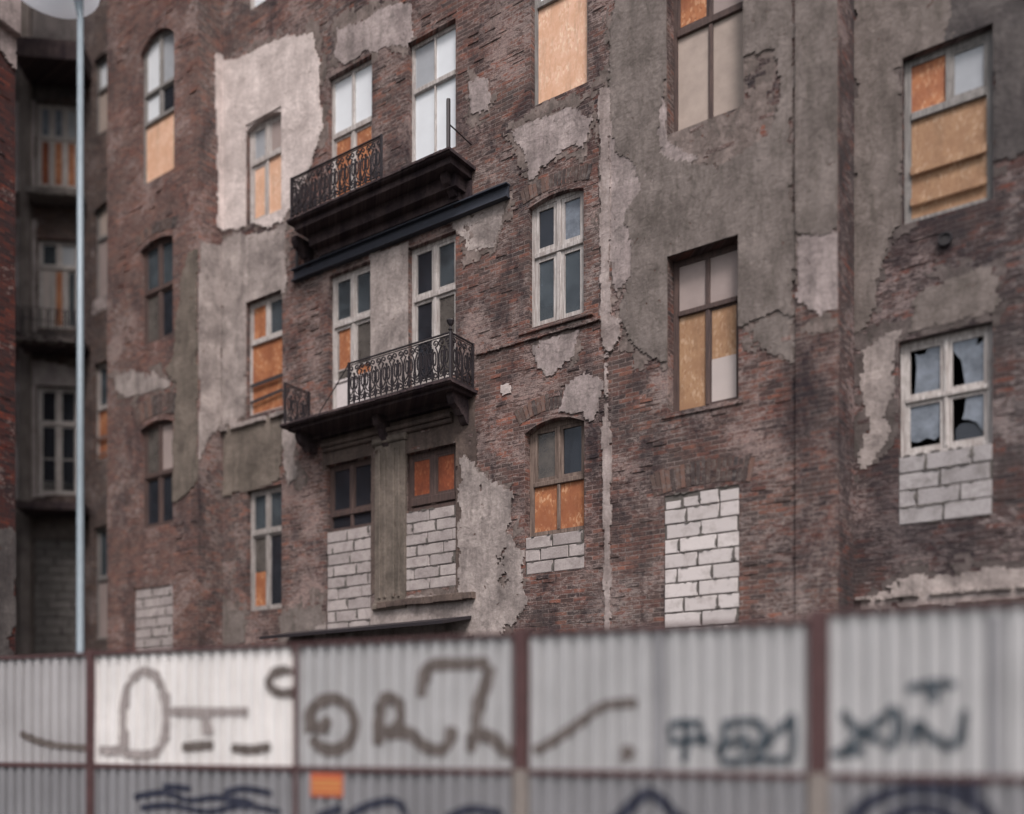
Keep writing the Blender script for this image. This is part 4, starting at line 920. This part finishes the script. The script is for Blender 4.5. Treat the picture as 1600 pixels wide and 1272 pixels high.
# graffiti follow the folds of the sheets
def spray(parent, strokes, width, mat, label, dy=-.008, zlim=None):
    mb = MB()
    for s in strokes:
        wd = width; pts = [(FF.U(x), FF.H(x, y)) for x, y in s]; wv = wd
        # resample with a Catmull-Rom curve
        Q = []; n = len(pts)
        for i in range(n-1):
            p0 = pts[max(i-1,0)]; p1 = pts[i]; p2 = pts[i+1]; p3 = pts[min(i+2,n-1)]; L = math.hypot(p2[0]-p1[0], p2[1]-p1[1]); k = max(2, int(L/.02))
            for j in range(k):
                t = j/k; q = []
                for c in (0, 1): q.append(.5*((2*p1[c])+(-p0[c]+p2[c])*t+(2*p0[c]-5*p1[c]+4*p2[c]-p3[c])*t*t+(-p0[c]+3*p1[c]-3*p2[c]+p3[c])*t**3))
                Q.append(q)
        Q.append(pts[-1]); nW = 6; rows = []
        for i, q in enumerate(Q):
            a = Q[max(i-1,0)]; b = Q[min(i+1,len(Q)-1)]; tx, tz = b[0]-a[0], b[1]-a[1]; l = math.hypot(tx, tz) or 1; nx_, nz_ = -tz/l, tx/l
            ww = 1.4*wv*(1+.09*math.sin(i*.11)+.05*math.sin(i*.7))*min(1, .6+min(i, len(Q)-1-i)*.15); row = []
            for j in range(nW+1):
                t = (j/nW-.5)*ww; u = q[0]+nx_*t; z = q[1]+nz_*t
                yy = prof(u)+dy
                row.append((u, min(yy, prof(u-.012)+dy, prof(u+.012)+dy)+dent(u, z), z))
            rows.append(row)
        v = [p for r in rows for p in r]; f = []
        for i in range(len(rows)-1):
            for j in range(nW): k = i*(nW+1)+j; f.append((k, k+1, k+nW+2, k+nW+1))
        mb.add(v, f)
    return mb.build('graffiti', mat, parent, label)
SPG = flat_mat('spray_grey_brown', (.11,.092,.085), .6, .35, 14, bmp=0); SPL = flat_mat('spray_light_grey', (.27,.24,.235), .6, .2, 14, bmp=0)
SPD = flat_mat('spray_blue_black', (.035,.05,.065), .5, .5, 14, bmp=0); SPN = flat_mat('spray_navy', (.025,.028,.048), .5, .4, 14, bmp=0)
def circ(cx, cy, rx, ry, a0, a1, k=14): return [(cx+rx*math.cos(R(a0+(a1-a0)*i/k)), cy-ry*math.sin(R(a0+(a1-a0)*i/k))) for i in range(k+1)]
spray(panels[0], [[(38,1146),(62,1157),(90,1164),(118,1167),(143,1169)]], .07, SPG, 'grey stroke running off to the left')
spray(panels[1], [[(160,1172),(185,1173),(198,1165)], [(198,1170),(196,1120),(203,1075),(225,1050),(250,1060),(263,1100),(262,1150),(250,1175),(222,1180),(195,1175)], [(272,1112),(320,1113),(392,1112)], [(325,1120),(328,1150)]], .088, SPL, 'tall faded loop and bar')
for st, lb in (([(290,1168),(335,1164)], 'shorter low stroke on the white panel'), ([(365,1168),(395,1172),(428,1166)], 'longer low stroke on the white panel'), (circ(446,1066,22,18,60,330), 'small open ring on the white panel')): spray(panels[1], [st], .085, SPG, lb)
spray(panels[2], [circ(522,1132,36,40,200,-150) , [(490,1134),(510,1138),(516,1120)],                                   # looped o
                  [(594,1165),(596,1120),(602,1093),(622,1095),(630,1120),(618,1140),(598,1145)], [(606,1148),(640,1145),(665,1165),(690,1172),(705,1160),(708,1135)],
                  [(660,1090),(664,1060),(680,1040),(720,1038),(768,1036)], [(768,1040),(762,1070),(748,1110),(744,1150),(738,1175)], [(735,1160),(750,1148),(775,1155),(790,1172),(804,1178)]], .105, SPG, 'large looping letters')
spray(panels[3], [[(836,1173),(860,1162),(900,1135),(940,1106),(965,1100),(998,1098)]], .075, SPG, 'rising grey stroke')
spray(panels[3], [[(972,1174),(992,1178)], [(978,1180),(986,1186)]], .11, SPG, 'small grey blot')
spray(panels[3], [[(1050,1155),(1050,1135),(1062,1130),(1098,1130)], [(1074,1132),(1074,1165),(1070,1192)], [(1048,1160),(1100,1155),(1112,1160)], [(1096,1135),(1104,1168)],
                  [(1130,1132),(1160,1128),(1188,1130),(1196,1150),(1186,1168)], [(1136,1135),(1130,1165),(1128,1190)], [(1145,1165),(1160,1150),(1172,1168),(1158,1172)], [(1118,1172),(1150,1158)],
                  [(1180,1190),(1200,1160),(1225,1135),(1242,1115)], [(1240,1118),(1240,1160),(1238,1188)], [(1130,1192),(1185,1188),(1238,1188)]], .055, SPD, 'dark angular letters')
spray(panels[4], [[(1316,1112),(1330,1130),(1352,1146),(1380,1160)], [(1300,1178),(1326,1176),(1350,1172)], [(1318,1174),(1345,1150),(1378,1124),(1398,1104)], [(1398,1106),(1404,1130),(1398,1160),(1384,1170)],
                  [(1418,1078),(1450,1070),(1494,1070)], [(1458,1074),(1460,1100)], [(1430,1125),(1428,1165)], [(1432,1128),(1450,1145),(1468,1160),(1485,1166),(1500,1150),(1508,1108)]], .06, SPD, 'dark angular letters at the right')
spray(lowers[4], [circ(1440,1300,112,68,8,172), circ(1440,1312,66,50,8,172), [(1485,1235),(1510,1222),(1535,1225)], [(1500,1250),(1530,1240)]], .10, SPN, 'navy blue arches')
spray(lowers[3], [[(955,1290),(985,1262),(1010,1240),(1030,1245),(1060,1275),(1085,1290)]], .09, SPN, 'navy blue hump')
spray(lowers[1], [[(215,1245),(260,1238),(300,1250),(340,1246),(400,1254)], [(225,1262),(270,1258),(330,1268),(380,1258),(440,1268)], [(260,1228),(300,1232)], [(350,1240),(385,1232),(430,1240)]], .06, SPN, 'navy blue scribble')
for st in ([(545,1276),(580,1258),(620,1252),(640,1275)], [(500,1275),(540,1262)], [(700,1278),(740,1264),(790,1272)]): spray(lowers[2], [st], .07, SPN, None)
# orange sticker
ua, ub = FF.U(491), FF.U(541); z0, z1 = FF.H(515, 1244), FF.H(515, 1208)
mb = MB(); y = -DEP-.024; mb.box(ua, ub, y, y+.006, z0, z1)
stk = mb.build('notice_plate', flat_mat('orange_plate', (.45,.10,.045), .6, .1, 5, bmp=0), FE, 'small orange plate with yellow stripes')
mb = MB()
for k in (.18, .42, .62): mb.box(ua+.02, ub-.02, y-.003, y-.001, z0+(z1-z0)*k, z0+(z1-z0)*(k+.1))
mb.build('plate_stripes', flat_mat('yellow_print', (.50,.26,.08), .5, .1, 5, bmp=0), stk)

# ================================================================== ground
mb = MB(); mb.add([(-600,-300,0),(600,-300,0),(600,900,0),(-600,900,0)], [(0,1,2,3)]); g = mb.build('ground', ASPH); g['kind'] = 'structure'
